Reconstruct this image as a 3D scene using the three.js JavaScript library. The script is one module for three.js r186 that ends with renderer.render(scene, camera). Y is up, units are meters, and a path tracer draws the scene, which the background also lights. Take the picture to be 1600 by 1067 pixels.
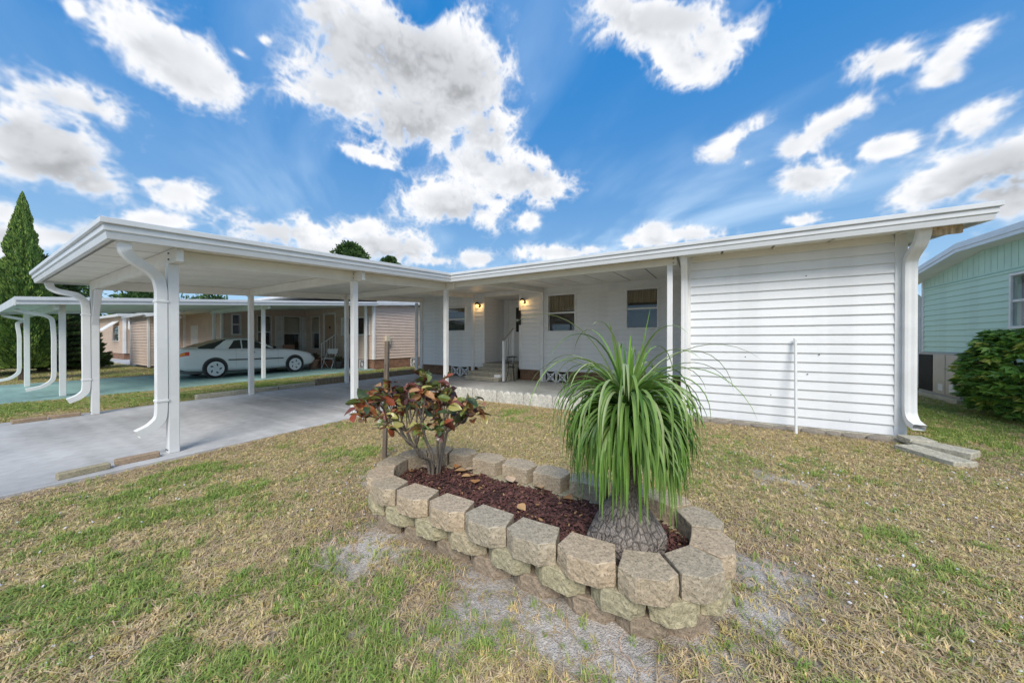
import * as THREE from 'three';
import { mergeGeometries } from 'three/addons/utils/BufferGeometryUtils.js';
import { RoundedBoxGeometry } from 'three/addons/geometries/RoundedBoxGeometry.js';

// ---------- camera, sky, sun, exposure ----------
const scene = new THREE.Scene();
const camera = new THREE.PerspectiveCamera(92.58, 1024 / 682, 0.05, 600);
camera.rotation.order = 'YXZ';
camera.position.set(0, 1.25, 0);
camera.rotation.set(-0.0049, 29.81 * Math.PI / 180, 0);
const EXPOSURE = 1.9, SUN = 1.7, SKY = 1.0;
const sunDir = new THREE.Vector3(0.42, 0.85, 0.76).normalize();

const renderer = new THREE.WebGLRenderer();
renderer.toneMapping = THREE.LinearToneMapping;
renderer.toneMappingExposure = EXPOSURE;
renderer.shadowMap.enabled = true;

const sun = new THREE.DirectionalLight(new THREE.Color(1, 0.95, 0.87), SUN);
sun.position.copy(sunDir).multiplyScalar(40).add(new THREE.Vector3(-4, 0, -5));
sun.target.position.set(-4, 0, -5);
sun.castShadow = true; sun.shadow.radius = 55; sun.shadow.mapSize.set(4096, 4096);
Object.assign(sun.shadow.camera, { left: -32, right: 32, top: 32, bottom: -32, near: 1, far: 120 });
scene.add(sun, sun.target);

// ---------- random numbers and noise ----------
function rng(seed) { let a = seed >>> 0; return () => { a = (a + 0x6D2B79F5) >>> 0; let t = a; t = Math.imul(t ^ (t >>> 15), t | 1); t ^= t + Math.imul(t ^ (t >>> 7), t | 61); return ((t ^ (t >>> 14)) >>> 0) / 4294967296; }; }
const sm = (a, b, x) => { const t = Math.min(1, Math.max(0, (x - a) / (b - a))); return t * t * (3 - 2 * t); };
const mix = (a, b, t) => a + (b - a) * t;
const mix3 = (a, b, t) => [mix(a[0], b[0], t), mix(a[1], b[1], t), mix(a[2], b[2], t)];
const LAT = new Float32Array(65536); { const r = rng(77); for (let i = 0; i < 65536; i++) LAT[i] = r(); }
const PERM = new Uint16Array(512); { const r = rng(5), p = [...Array(256).keys()]; for (let i = 255; i > 0; i--) { const j = Math.floor(r() * (i + 1)); [p[i], p[j]] = [p[j], p[i]]; } for (let i = 0; i < 512; i++) PERM[i] = p[i & 255]; }
const h3 = (x, y, z) => LAT[(PERM[(PERM[(PERM[x & 255] + y) & 255] + z) & 255] * 257 + (x * 7 + y * 13 + z * 29)) & 65535];
function n3(x, y, z) {   // value noise 0..1
  const xi = Math.floor(x), yi = Math.floor(y), zi = Math.floor(z); let u = x - xi, v = y - yi, w = z - zi;
  u = u * u * (3 - 2 * u); v = v * v * (3 - 2 * v); w = w * w * (3 - 2 * w);
  const a = mix(mix(h3(xi, yi, zi), h3(xi + 1, yi, zi), u), mix(h3(xi, yi + 1, zi), h3(xi + 1, yi + 1, zi), u), v);
  const b = mix(mix(h3(xi, yi, zi + 1), h3(xi + 1, yi, zi + 1), u), mix(h3(xi, yi + 1, zi + 1), h3(xi + 1, yi + 1, zi + 1), u), v);
  return mix(a, b, w);
}
function fbm(x, y, z, o) { let s = 0, a = 0.5, t = 0; for (let i = 0; i < o; i++) { s += a * n3(x, y, z); t += a; a *= 0.5; x = x * 2.03 + 11.3; y = y * 2.03 + 5.7; z = z * 2.03 + 3.1; } return s / t; }
function pn(x, y, P, seed) {   // tiling value noise, period P cells
  const xi = Math.floor(x), yi = Math.floor(y); let u = x - xi, v = y - yi; u = u * u * (3 - 2 * u); v = v * v * (3 - 2 * v);
  const m = (k) => ((k % P) + P) % P, h = (i, j) => LAT[(m(i) * 1619 + m(j) * 31337 + seed * 6971) & 65535];
  return mix(mix(h(xi, yi), h(xi + 1, yi), u), mix(h(xi, yi + 1), h(xi + 1, yi + 1), u), v);
}
function pf(u, v, P, o, seed) { let s = 0, a = 0.5, t = 0; for (let i = 0; i < o; i++) { s += a * pn(u * P, v * P, P, seed + i); t += a; a *= 0.5; P *= 2; } return s / t; }

// ---------- sky: air and clouds ----------
{
  // azimuth, elevation, half length, half width (degrees), turn, thickness
  const C = [[-47.2, 39.2, 12.1, 5.4, -11, 1], [-56.8, 38.5, 7.2, 4.5, -31, .7], [-38.7, 37.8, 7.4, 5.2, -11, .9], [-47.2, 32.5, 7.9, 4.1, -13, 1], [-34.3, 31.7, 4.3, 3.6, -9, .5], [-58.6, 33.2, 4.9, 2.9, -7, .5], [-60.3, 41.1, 3.5, 1.7, -29, .5], [-28.7, 26.7, 9, 2.9, 5, .5], [-40.4, 22.1, 8, 3.2, 3, .6], [-36, 28.3, 5.7, 2.7, 13, .4], [-24.2, 25.2, 4, 2.6, 4, .3], [-75.4, 30.9, 5.2, 3.2, 11, .55], [-72.5, 30.7, 3.1, 2.1, -22, .4], [-78.7, 32.3, 2, .9, -29, .2], [-83.3, 23.4, 3.7, 1.7, -8, .5], [-84.5, 18, 4.7, 3.8, -7, 1], [-86.3, 18.9, 3, 1.8, -71, .7], [-81.7, 16.3, 2.5, 1.6, -13, .6], [-75.6, 17.3, 2.5, 1.8, -17, .4], [-77.5, 18, 1.3, .6, -25, .2], [-82.1, 11.3, 5.3, 1.6, -20, .6], [-86.6, 9.5, 2.5, 1.7, -28, .6], [-87.1, 12, 1.3, .9, -65, .4], [-77, 13.9, 3.1, 1, -9, .3], [-65.8, 14.8, 6.2, 2.7, -13, .6], [-50.2, 14.7, 9.1, 2.8, -3, .6], [-54.6, 17.2, 2.7, 1.2, -10, .3], [-60.3, 12.9, 4.9, 1.6, -8, .4], [-5.5, 41.6, 8.1, 2.3, 18, .7], [-1.9, 37.1, 3.9, 2, 36, .4], [1.5, 37.7, 2.9, 1.6, 31, .3], [-12.4, 44.3, 3, 1.3, 15, .4], [18.9, 29.3, 2.7, 1.4, 23, .35], [23.7, 27.5, 2.2, 1.2, -24, .3], [22.9, 26, 1.4, 1, 18, .15], [13.7, 25, 4.9, 1.4, -16, .35], [11, 24.1, 2.3, 1.5, 3, .3], [12.1, 20.1, 3.4, 1.9, 14, .5], [15.2, 20, 1.2, .5, 23, .2], [4.6, 27.1, 2.8, 1.3, -15, .12], [3.5, 25.1, 2.8, 1.4, 10, .12], [5.8, 23.8, 1.6, 1, 27, .12], [18.9, 21.2, 2.2, 1, 10, .25], [25.4, 20.9, 1.9, 1.4, -3, .3], [24.5, 20.5, 1.2, 1, 67, .3], [25.6, 16.5, 5.1, 2.7, -7, .9], [27.3, 13.8, 3.7, 3.1, 30, 1], [22.9, 15.3, 2.8, 1.4, 7, .5], [26.3, 8.8, 5.4, 1.8, 14, .8], [24.1, 6.7, 3.6, 2.5, 19, .7], [-6.3, 16.9, 3, 2.6, 30, .4], [-1, 15.7, 4.6, 1.4, 9, .4], [-9.9, 16, 2.4, 1.2, 7, .3], [-20.9, 14.8, 8, 1.3, 2, .4], [-36, 13.8, 5.9, 1.5, -2, .4], [-42, 13.3, 4.2, 1, -3, .3], [12.1, 15.3, 1.9, .7, 9, .3], [-26.7, 20, 1.5, 1.2, 3, .25], [-54.6, 27.2, 3.3, .9, 7, .15], [-51.2, 26.7, 1.5, .7, 7, .12], [5.4, 37.3, 1.2, .4, 18, .1], [-83, 31.2, .7, .6, -51, .15], [-66.9, 36.1, .7, .5, -10, .1], [-69.6, 33.9, 1, .5, 3, .1], [-30, 60, 11, 5, 12, .7], [-62, 66, 13, 6, -20, .8]];
  const r = rng(311);
  for (let i = 0; i < 62; i++) {   // the same kind of broken cumulus all round
    const az = 36 + r() * 228, el = 7 + Math.pow(r(), 1.3) * 62, s = 2.2 + r() * 6.5;
    C.push([az, el, s * (1 + r()), s * (0.45 + 0.3 * r()), r() * 40 - 20, 0.3 + r() * 0.7]);
    if (r() < 0.7) C.push([az + s * (r() * 2 - 1), el + s * 0.4 * (r() * 2 - 1), s * 0.8, s * 0.5, r() * 40 - 20, 0.6]);
  }
  const W = 2816, H = 1408, D = Math.PI / 180, data = new Float32Array(W * H * 4);
  const cl = C.map(([az, el, a, b, t, th]) => {
    const d = new THREE.Vector3(Math.sin(az * D) * Math.cos(el * D), Math.sin(el * D), -Math.cos(az * D) * Math.cos(el * D));
    const e = new THREE.Vector3(0, 1, 0).cross(d).normalize(), u = new THREE.Vector3().crossVectors(d, e), c = Math.cos(t * D), s = Math.sin(t * D);
    const A = e.clone().multiplyScalar(c).addScaledVector(u, s).divideScalar(a * D), B = e.clone().multiplyScalar(-s).addScaledVector(u, c).divideScalar(b * D);
    return { d: [d.x, d.y, d.z], A: [A.x, A.y, A.z], B: [B.x, B.y, B.z], cut: Math.cos(Math.min(80, Math.max(a, b) * 2.1 + 2) * D), th };
  });
  const dens = (x, y, z, px, py, pz, o) => {
    let m = -9, th = 0, w = 1e-6;
    for (const c of cl) {
      const f = x * c.d[0] + y * c.d[1] + z * c.d[2]; if (f < c.cut) continue;
      const p = (x * c.A[0] + y * c.A[1] + z * c.A[2]) / f, q = (x * c.B[0] + y * c.B[1] + z * c.B[2]) / f, k = 1 - Math.sqrt(p * p + q * q);
      if (k < -1.2) continue;
      const g = Math.exp(k * 4); th += c.th * g; w += g; m = Math.max(m, k) ;
    }
    if (m < -1.2) return [-1, 0, -1];
    m = m + 0.14 * Math.log(Math.max(1, w / Math.exp(m * 4)));
    const wx = (n3(px * 17, py * 17, pz * 17) - 0.5) * 0.05, wy = (n3(px * 17 + 40, py * 17, pz * 17) - 0.5) * 0.05;
    let n = 0, a = 1, t = 0, f = 10, X = px + wx, Y = py * 1.25 + wy, Z = pz;
    for (let i = 0; i < o; i++) { const v = n3(X * f + i * 7.3, Y * f, Z * f), b = Math.abs(2 * v - 1); n += a * mix(v, 1 - b, i > 1 ? 0.55 : 0.2); t += a; a *= 0.66; f *= 2.13; }
    return [m * 0.9 + (n / t - 0.54) * 3.9 - 0.12, th / w, m];
  };
  for (let j = H / 2; j < H; j++) {
    const el = ((j + 0.5) / H - 0.5) * Math.PI, y = Math.sin(el), ce = Math.cos(el);
    const t = Math.pow(1 - y, 3.0);
    const air = mix3([0.007, 0.118, 0.335], [0.29, 0.43, 0.54], t);
    for (let i = 0; i < W; i++) {
      const az = ((i + 0.5) / W - 0.5) * 2 * Math.PI, x = Math.cos(az) * ce, z = Math.sin(az) * ce;
      let c = air;
      // thin high streaks, drawn out along one wind direction of the layer they lie in
      const q = 1 / (y + 0.18), lx = x * q, lz = z * q, sa = lx * 0.86 + lz * 0.5, sb = -lx * 0.5 + lz * 0.86;
      const ci = sm(0.42, 0.8, fbm(sa * 1.5 + 1.6 * fbm(lx * 1.2, 3, lz * 1.2, 2), sb * 3.6 + 2 * fbm(lx * 0.9, 8, lz * 0.9, 2), 2.5, 6)) * sm(0.3, 0.62, fbm(lx * 0.9, lz * 0.9, 9.5, 2));
      c = mix3(c, [0.42, 0.52, 0.62], ci * 0.5);
      const [d, th, mm] = dens(x, y, z, x, y, z, 7);
      if (d > -0.3) {
        const up = dens(x, y + 0.035, z, x, y + 0.035, z, 4)[0];
        const a = 0.2 * sm(-0.3, 0.1, d) + 0.8 * sm(-0.03, 0.46, d), core = sm(0.05, 0.8, mm) * sm(0.1, 0.45, d) * Math.min(1, th * 1.1), lit = sm(-0.45, 0.5, d - Math.max(up, -0.3));
        const l = 1.0 - core * 0.44 * (1 - 0.3 * lit) - 0.08 * (1 - lit) * sm(0.1, 0.5, d) + 0.14 * (fbm(x * 30, y * 34, z * 30, 4) - 0.5);
        const k = mix3([0.50 * l, 0.515 * l, 0.54 * l], [0.55, 0.55, 0.555], sm(0.8, 1.05, l) * 0.75);
        c = mix3(c, k, a * mix(0.82, 1, sm(0.1, 0.35, th + d * 0.3)));
      }
      const o = (j * W + i) * 4; data[o] = c[0]; data[o + 1] = c[1]; data[o + 2] = c[2]; data[o + 3] = 1;
    }
  }
  for (let j = 0; j < H / 2; j++) for (let i = 0; i < W; i++) { const o = (j * W + i) * 4; data[o] = 0.3; data[o + 1] = 0.29; data[o + 2] = 0.24; data[o + 3] = 1; }
  const sky = new THREE.DataTexture(data, W, H, THREE.RGBAFormat, THREE.FloatType);
  sky.mapping = THREE.EquirectangularReflectionMapping; sky.magFilter = THREE.LinearFilter; sky.needsUpdate = true;
  scene.background = sky; scene.environment = sky; scene.environmentIntensity = SKY; scene.backgroundIntensity = SKY;
}

// ---------- geometry helpers ----------
const V = (x, y, z) => new THREE.Vector3(x, y, z);
function prep(g) {   // flat list of triangles with uv in metres
  if (g.index) g = g.toNonIndexed();
  for (const k of Object.keys(g.attributes)) if (!['position', 'normal', 'uv', 'color'].includes(k)) g.deleteAttribute(k);
  if (!g.attributes.normal) g.computeVertexNormals();
  if (g.userData.keepUV) return g;
  const p = g.attributes.position, uv = new Float32Array(p.count * 2), a = V(0, 0, 0), b = V(0, 0, 0), c = V(0, 0, 0);
  for (let i = 0; i < p.count; i += 3) {
    a.fromBufferAttribute(p, i); b.fromBufferAttribute(p, i + 1).sub(a); c.fromBufferAttribute(p, i + 2).sub(a); b.cross(c);
    const nx = Math.abs(b.x), ny = Math.abs(b.y), nz = Math.abs(b.z);
    for (let k = 0; k < 3; k++) {
      const X = p.getX(i + k), Y = p.getY(i + k), Z = p.getZ(i + k);
      uv[(i + k) * 2] = ny >= nx && ny >= nz ? X : nx > nz ? Z : X; uv[(i + k) * 2 + 1] = ny >= nx && ny >= nz ? Z : Y;
    }
  }
  g.setAttribute('uv', new THREE.BufferAttribute(uv, 2)); return g;
}
const bx = (x0, x1, y0, y1, z0, z1) => new THREE.BoxGeometry(Math.abs(x1 - x0), Math.abs(y1 - y0), Math.abs(z1 - z0)).translate((x0 + x1) / 2, (y0 + y1) / 2, (z0 + z1) / 2);
const rb = (x0, x1, y0, y1, z0, z1, r = 0.006) => new RoundedBoxGeometry(Math.abs(x1 - x0), Math.abs(y1 - y0), Math.abs(z1 - z0), 1, Math.min(r, Math.abs(x1 - x0) / 2.1, Math.abs(y1 - y0) / 2.1, Math.abs(z1 - z0) / 2.1)).translate((x0 + x1) / 2, (y0 + y1) / 2, (z0 + z1) / 2);
const tube = (pts, r, n = 12, k = 8) => new THREE.TubeGeometry(new THREE.CatmullRomCurve3(pts.map((p) => V(...p))), n, r, k);
function bar(a, b, r, k = 8) { const A = V(...a), B = V(...b), g = new THREE.CylinderGeometry(r, r, A.distanceTo(B), k); g.applyQuaternion(new THREE.Quaternion().setFromUnitVectors(V(0, 1, 0), B.clone().sub(A).normalize())); g.translate((a[0] + b[0]) / 2, (a[1] + b[1]) / 2, (a[2] + b[2]) / 2); return g; }
function quads(list) {   // list of [a, b, c, d] corner arrays
  const p = []; for (const [a, b, c, d] of list) p.push(...a, ...b, ...c, ...a, ...c, ...d);
  const g = new THREE.BufferGeometry(); g.setAttribute('position', new THREE.Float32BufferAttribute(p, 3)); g.computeVertexNormals(); return g;
}
function hexa(c) {   // eight corners: bottom 0-3, top 4-7, both counter-clockwise seen from above
  return quads([[c[0], c[3], c[2], c[1]], [c[4], c[5], c[6], c[7]], [c[0], c[1], c[5], c[4]], [c[1], c[2], c[6], c[5]], [c[2], c[3], c[7], c[6]], [c[3], c[0], c[4], c[7]]]);
}
function sweep(path, prof, side, closed = true) {   // profile points [across, out] swept along a path lying in the plane across which 'side' points
  const n = path.length, P = path.map((p) => V(...p)), S = V(...side).normalize(), rows = [];
  for (let i = 0; i < n; i++) {
    const T = P[Math.min(n - 1, i + 1)].clone().sub(P[Math.max(0, i - 1)]).normalize(), N = new THREE.Vector3().crossVectors(T, S).normalize();
    rows.push(prof.map(([a, o]) => P[i].clone().addScaledVector(S, a).addScaledVector(N, o).toArray()));
  }
  const q = [], m = prof.length;
  for (let i = 0; i < n - 1; i++) for (let k = 0; k < (closed ? m : m - 1); k++) q.push([rows[i][k], rows[i][(k + 1) % m], rows[i + 1][(k + 1) % m], rows[i + 1][k]]);
  return quads(q);
}
function lathe(pts, k = 16) { return new THREE.LatheGeometry(pts.map(([r, y]) => new THREE.Vector2(r, y)), k); }
function prismXY(pts, z0, z1, bevel = 0) { const s = new THREE.Shape(pts.map(([x, y]) => new THREE.Vector2(x, y))); return new THREE.ExtrudeGeometry(s, { depth: z1 - z0 - 2 * bevel, bevelEnabled: bevel > 0, bevelSize: bevel, bevelThickness: bevel, bevelSegments: 1, curveSegments: 8 }).translate(0, 0, z0 + bevel); }

// ---------- naming helpers ----------
const taken = {};
const numbered = (n) => { const k = taken[n] = (taken[n] ?? -1) + 1; return k ? `${n}_${String(k).padStart(3, '0')}` : n; };
function obj(name, geos, mat, parent) {
  const list = (Array.isArray(geos) ? geos : [geos]).map(prep), g = list.length > 1 ? mergeGeometries(list) : list[0];
  const m = new THREE.Mesh(g, mat); m.castShadow = m.receiveShadow = true;
  if (parent) { m.name = name; parent.add(m); } else { m.name = numbered(name); scene.add(m); }
  return m;
}
function share(name, geo, mat, parent) { const m = new THREE.Mesh(geo, mat); m.castShadow = m.receiveShadow = true; m.name = name; parent.add(m); return m; }
function tag(o, label, category, group) { o.userData.label = label; o.userData.category = category; if (group) o.userData.group = group; return o; }
function thing(name, label, category, pos = [0, 0, 0], turn = 0, group) { const o = new THREE.Group(); o.name = numbered(name); scene.add(o); o.position.set(...pos); o.rotation.y = turn; return tag(o, label, category, group); }
function struct(name, geos, mat, label) { const m = obj(name, geos, mat); m.userData.kind = 'structure'; if (label) m.userData.label = label; return m; }

// ---------- textures and materials ----------
function tex(n, f, srgb = false) {
  const d = new Uint8Array(n * n * 4), enc = (c) => Math.round(255 * Math.min(1, Math.max(0, c <= 0.0031308 ? 12.92 * c : 1.055 * Math.pow(c, 1 / 2.4) - 0.055)));
  for (let j = 0; j < n; j++) for (let i = 0; i < n; i++) {
    const c = f((i + 0.5) / n, (j + 0.5) / n), o = (j * n + i) * 4;
    if (srgb) { d[o] = enc(c[0]); d[o + 1] = enc(c[1]); d[o + 2] = enc(c[2]); } else d[o] = d[o + 1] = d[o + 2] = Math.round(255 * Math.min(1, Math.max(0, c)));
    d[o + 3] = 255;
  }
  const t = new THREE.DataTexture(d, n, n, THREE.RGBAFormat); t.wrapS = t.wrapT = THREE.RepeatWrapping; t.magFilter = THREE.LinearFilter; t.minFilter = THREE.LinearMipmapLinearFilter; t.generateMipmaps = true;
  if (srgb) t.colorSpace = THREE.SRGBColorSpace; t.needsUpdate = true; return t;
}
const rep = (t, u, v = u) => { const c = t.clone(); c.repeat.set(u, v); c.needsUpdate = true; return c; };
const std = (rgb, rough, more = {}) => { const m = new THREE.MeshStandardMaterial({ roughness: rough, metalness: 0, ...more }); m.color.setRGB(...rgb); return m; };
const T = {};
T.paint = tex(512, (u, v) => { const n = pf(u, v, 4, 6, 3), s = pf(u, v * 0.999, 32, 3, 9), k = mix(0.93, 1, sm(0.3, 0.62, n)) * mix(0.97, 1, s); return [k, k * 0.995, k * 0.985]; }, true);
T.fine = tex(256, (u, v) => pf(u, v, 16, 4, 21));
T.grain = tex(512, (u, v) => 0.5 + 0.5 * (pn(u * 8, v * 128, 128, 3) - 0.5) + 0.35 * (pn(u * 16, v * 256, 256, 5) - 0.5));   // embossed wood grain along u
T.concrete = tex(1024, (u, v) => { const a = pf(u, v, 3, 7, 31), b = pf(u, v, 64, 3, 41), c = pf(u, v, 6, 4, 53), st = pn(u * 3, v * 24, 24, 5) * 0.6 + pn(u * 6, v * 60, 60, 6) * 0.4; let k = 0.78 + 0.5 * (a - 0.5) + 0.22 * (b - 0.5) + 0.26 * (st - 0.5); if (c > 0.62) k *= 0.93; if (c < 0.36) k *= 1.06; return [k, k * 1.0, k * 1.005]; }, true);
T.stone = tex(512, (u, v) => { const a = pf(u, v, 6, 5, 61), b = pf(u, v, 48, 3, 67), s = pn(u * 80, v * 80, 80, 71), s2 = pn(u * 128, v * 128, 128, 73); let k = 0.76 + 0.4 * (a - 0.5) + 0.5 * (b - 0.5); if (s > 0.8) k *= 0.62; if (s2 > 0.85) k *= 0.7; if (s2 < 0.12) k *= 1.22; const g = sm(0.5, 0.75, pf(u, v, 4, 4, 83)); return [k * mix(1, 0.9, g), k * mix(0.95, 0.88, g), k * mix(0.83, 0.78, g)]; }, true);
T.stoneB = tex(512, (u, v) => 0.6 * pf(u, v, 12, 5, 91) + 0.4 * pf(u, v, 64, 2, 97));
T.splitB = tex(512, (u, v) => { const a = pf(u, v, 10, 5, 101); return Math.abs(a - 0.5) * 1.4 + 0.5 * pf(u, v, 30, 4, 105); });
function plates(u, v, P, seed) { const wu = u * P + 0.5 * (pn(u * P, v * P, P, seed + 3) - 0.5), wv = v * P + 0.5 * (pn(u * P, v * P, P, seed + 5) - 0.5), xi = Math.floor(wu), yi = Math.floor(wv); let a = 9, b = 9; for (let j = -1; j <= 1; j++) for (let i = -1; i <= 1; i++) { const m = (k) => ((k % P) + P) % P, h = (m(xi + i) * 1619 + m(yi + j) * 31337 + seed * 911), d = Math.hypot(xi + i + LAT[h & 65535] - wu, yi + j + LAT[(h + 4099) & 65535] - wv); if (d < a) { b = a; a = d; } else if (d < b) b = d; } return b - a; }
T.bark = tex(512, (u, v) => { const a = pf(u, v, 16, 4, 111), k = mix(0.5, 1, sm(0.0, 0.22, plates(u, v * 0.999, 12, 117))) * mix(0.8, 1, sm(0, 0.3, plates(u, v, 32, 61))), l = 0.62 + 0.8 * (a - 0.5); return [l * k, l * k * 0.96, l * k * 0.92]; }, true);
T.barkB = tex(512, (u, v) => sm(0.0, 0.3, plates(u, v * 0.999, 12, 117)) * 0.5 + 0.25 * sm(0, 0.3, plates(u, v, 32, 61)) + 0.25 * pf(u, v, 24, 3, 119));
T.wood = tex(256, (u, v) => { const k = 0.75 + 0.5 * (pn(u * 24, v * 2, 24, 121) - 0.5) + 0.25 * (pn(u * 64, v * 6, 64, 122) - 0.5); return [k, k * 0.96, k * 0.9]; }, true);
T.earth = tex(1024, (u, v) => { const a = pf(u, v, 8, 6, 131), b = pf(u, v, 128, 2, 137), s = pn(u * 256, v * 256, 256, 139); let k = 0.72 + 0.5 * (a - 0.5) + 0.5 * (b - 0.5); if (s > 0.9) k *= 1.25; if (s < 0.1) k *= 0.65; return [k, k * 0.98, k * 0.96]; }, true);
T.brickish = tex(512, (u, v) => { const row = Math.floor(v * 16), off = (row % 2) * 0.5, fx = (u * 6 + off) % 1, fy = (v * 16) % 1, mort = fx < 0.04 || fy < 0.1, id = LAT[(row * 91 + Math.floor(u * 6 + off) * 17) & 65535], n = pf(u, v, 32, 3, 151); const k = 0.6 + 0.4 * id + 0.5 * (n - 0.5); return mort ? [0.62, 0.58, 0.52] : [k, k * 0.86, k * 0.72]; }, true);

const M = {
  white: std([0.84, 0.84, 0.83], 0.42, { map: T.paint, bumpMap: rep(T.fine, 3), bumpScale: 0.0006 }),
  soffit: std([0.84, 0.82, 0.76], 0.5, { map: T.paint }),
  siding: std([0.84, 0.845, 0.85], 0.5, { map: T.paint, bumpMap: rep(T.grain, 1, 1), bumpScale: 0.0012 }),
  trim: std([0.84, 0.84, 0.83], 0.45, { map: T.paint }),
  gutter: std([0.74, 0.76, 0.78], 0.38, { map: T.paint }),
  roofTop: std([0.72, 0.73, 0.74], 0.5, { map: T.paint }),
  drive: std([0.60, 0.59, 0.575], 0.85, { map: rep(T.concrete, 0.22), bumpMap: rep(T.stoneB, 2), bumpScale: 0.0015 }),
  teal: std([0.33, 0.52, 0.47], 0.7, { map: rep(T.concrete, 0.22), bumpMap: rep(T.stoneB, 2), bumpScale: 0.001 }),
  porch: std([0.50, 0.51, 0.48], 0.75, { map: rep(T.concrete, 0.3), bumpMap: rep(T.stoneB, 2), bumpScale: 0.001 }),
  cement: std([0.64, 0.62, 0.56], 0.9, { map: rep(T.stone, 1.5), bumpMap: rep(T.stoneB, 2), bumpScale: 0.003 }),
  skirt: std([0.24, 0.16, 0.11], 0.85, { map: rep(T.brickish, 0.8), bumpMap: rep(T.stoneB, 2), bumpScale: 0.004 }),
  liner: std([0.06, 0.06, 0.062], 0.8),
  black: std([0.02, 0.02, 0.022], 0.45, { metalness: 0.2 }),
  glass: new THREE.MeshPhysicalMaterial({ color: 0xffffff, roughness: 0.03, transmission: 1, thickness: 0, ior: 1.5 }),
  curtain: std([0.26, 0.21, 0.12], 0.95),
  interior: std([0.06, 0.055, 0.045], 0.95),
  screw: std([0.15, 0.14, 0.13], 0.6),
  brickPale: std([0.62, 0.57, 0.49], 0.9, { map: rep(T.stone, 2), bumpMap: rep(T.stoneB, 3), bumpScale: 0.003 }),
  pink: std([0.69, 0.55, 0.46], 0.55, { map: T.paint }),
  pinkSkirt: std([0.30, 0.19, 0.14], 0.85, { map: rep(T.brickish, 0.8) }),
  green: std([0.57, 0.79, 0.66], 0.5, { map: T.paint }),
  galv: std([0.42, 0.40, 0.37], 0.5, { metalness: 0.25, map: T.paint }),
};

// ---------- ground ----------
const GREEN = [[-3.19, -.9], [-3.24, -.6], [-1.86, -.93], [-1.14, -1.06], [-.84, -1.05], [-1.3, -.79], [-2.57, -.28], [-1.76, -.41], [.66, -2.27], [.82, -2.07], [1.04, -2.16], [1.23, -2.75], [-3.99, -2.06], [-3.23, -2.04], [.77, -4.23], [-.96, -.89], [-1.61, -.55], [-.44, -1.14], [-4.11, -1.16], [-3.86, -.62], [-2.9, -1.2], [-2.3, -.6], [-1.5, -5.1], [-2.6, -4.6]];
const SAND = [[-.62, -1.32], [-.03, -1.46], [-.86, -1.26], [-.3, -1.36], [.27, -1.85], [.34, -2.16], [-1.7, -1.19], [-1.67, -1.34], [.7, -3.61], [-.51, -1.27], [.29, -2.16], [-.19, -1.32], [-2.5, -1.9]];
const STRAW = [[-2.0, -1.4], [-1.15, -1.33], [.3, -2.47], [2.5, -5.2], [-.2, -1.2], [2.9, -5.6]];
const LUSH = [[2.97, -6.63], [3.4, -6.07], [3.76, -7.85], [3.2, -9], [-10.2, -2.5], [-10.4, -4.5], [-10, -6.5], [-10.6, -.6], [-18, -3], [-19, -5]];
const spot = (L, x, z, r) => { let s = 0; for (const [a, b] of L) s = Math.max(s, Math.exp(-((x - a) ** 2 + (z - b) ** 2) / (r * r))); return s; };
function patch(x, z) {
  const n = fbm(x * 1.1, 0.5, z * 1.1, 4), n2 = fbm(x * 4.5, 7.5, z * 4.5, 3), w = n2 - 0.5;
  const far = sm(-8.9, -9.4, x) * 1 + sm(2.6, 3.4, x) * sm(-5.4, -6.4, z);
  let g = sm(0.40, 0.7, n + w * 0.8) * 0.3 + spot(GREEN, x + w * 0.5, z + w * 0.5, 0.36) * 0.58 * sm(0.3, 0.66, n2) + 0.13;
  g = Math.min(1, Math.max(g, Math.max(spot(LUSH, x, z, 1.5), 0.55 * Math.min(1, far)) * sm(0.25, 0.55, n2 * 0.6 + n * 0.4)));
  let s = spot(SAND, x + w * 0.4, z + w * 0.4, 0.27) * sm(0.34, 0.5, n2) + sm(0.70, 0.78, n2) * sm(0.45, 0.6, fbm(x * 0.9 + 9, 3, z * 0.9, 2)) * 0.5;
  let b = Math.max(spot(STRAW, x, z, 0.42), sm(-4.35 + w * 0.25, -4.6, x) * sm(-4.95, -4.8, x) * 0.85, sm(-5.45 + w * 0.3, -5.75, z) * sm(-4.9, -4.6, x) * sm(3.3, 2.4, x) * sm(-6.2, -6, z), spot([[-1.05, -1.84]], x * 0.45 - 0.58, z, 0.66) * 0.5);
  return { g, s: Math.min(1, s), b: Math.min(1, b), n2 };
}
const groundY = (x, z) => (fbm(x * 0.8, 2, z * 0.8, 3) - 0.62) * 0.03;
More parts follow.
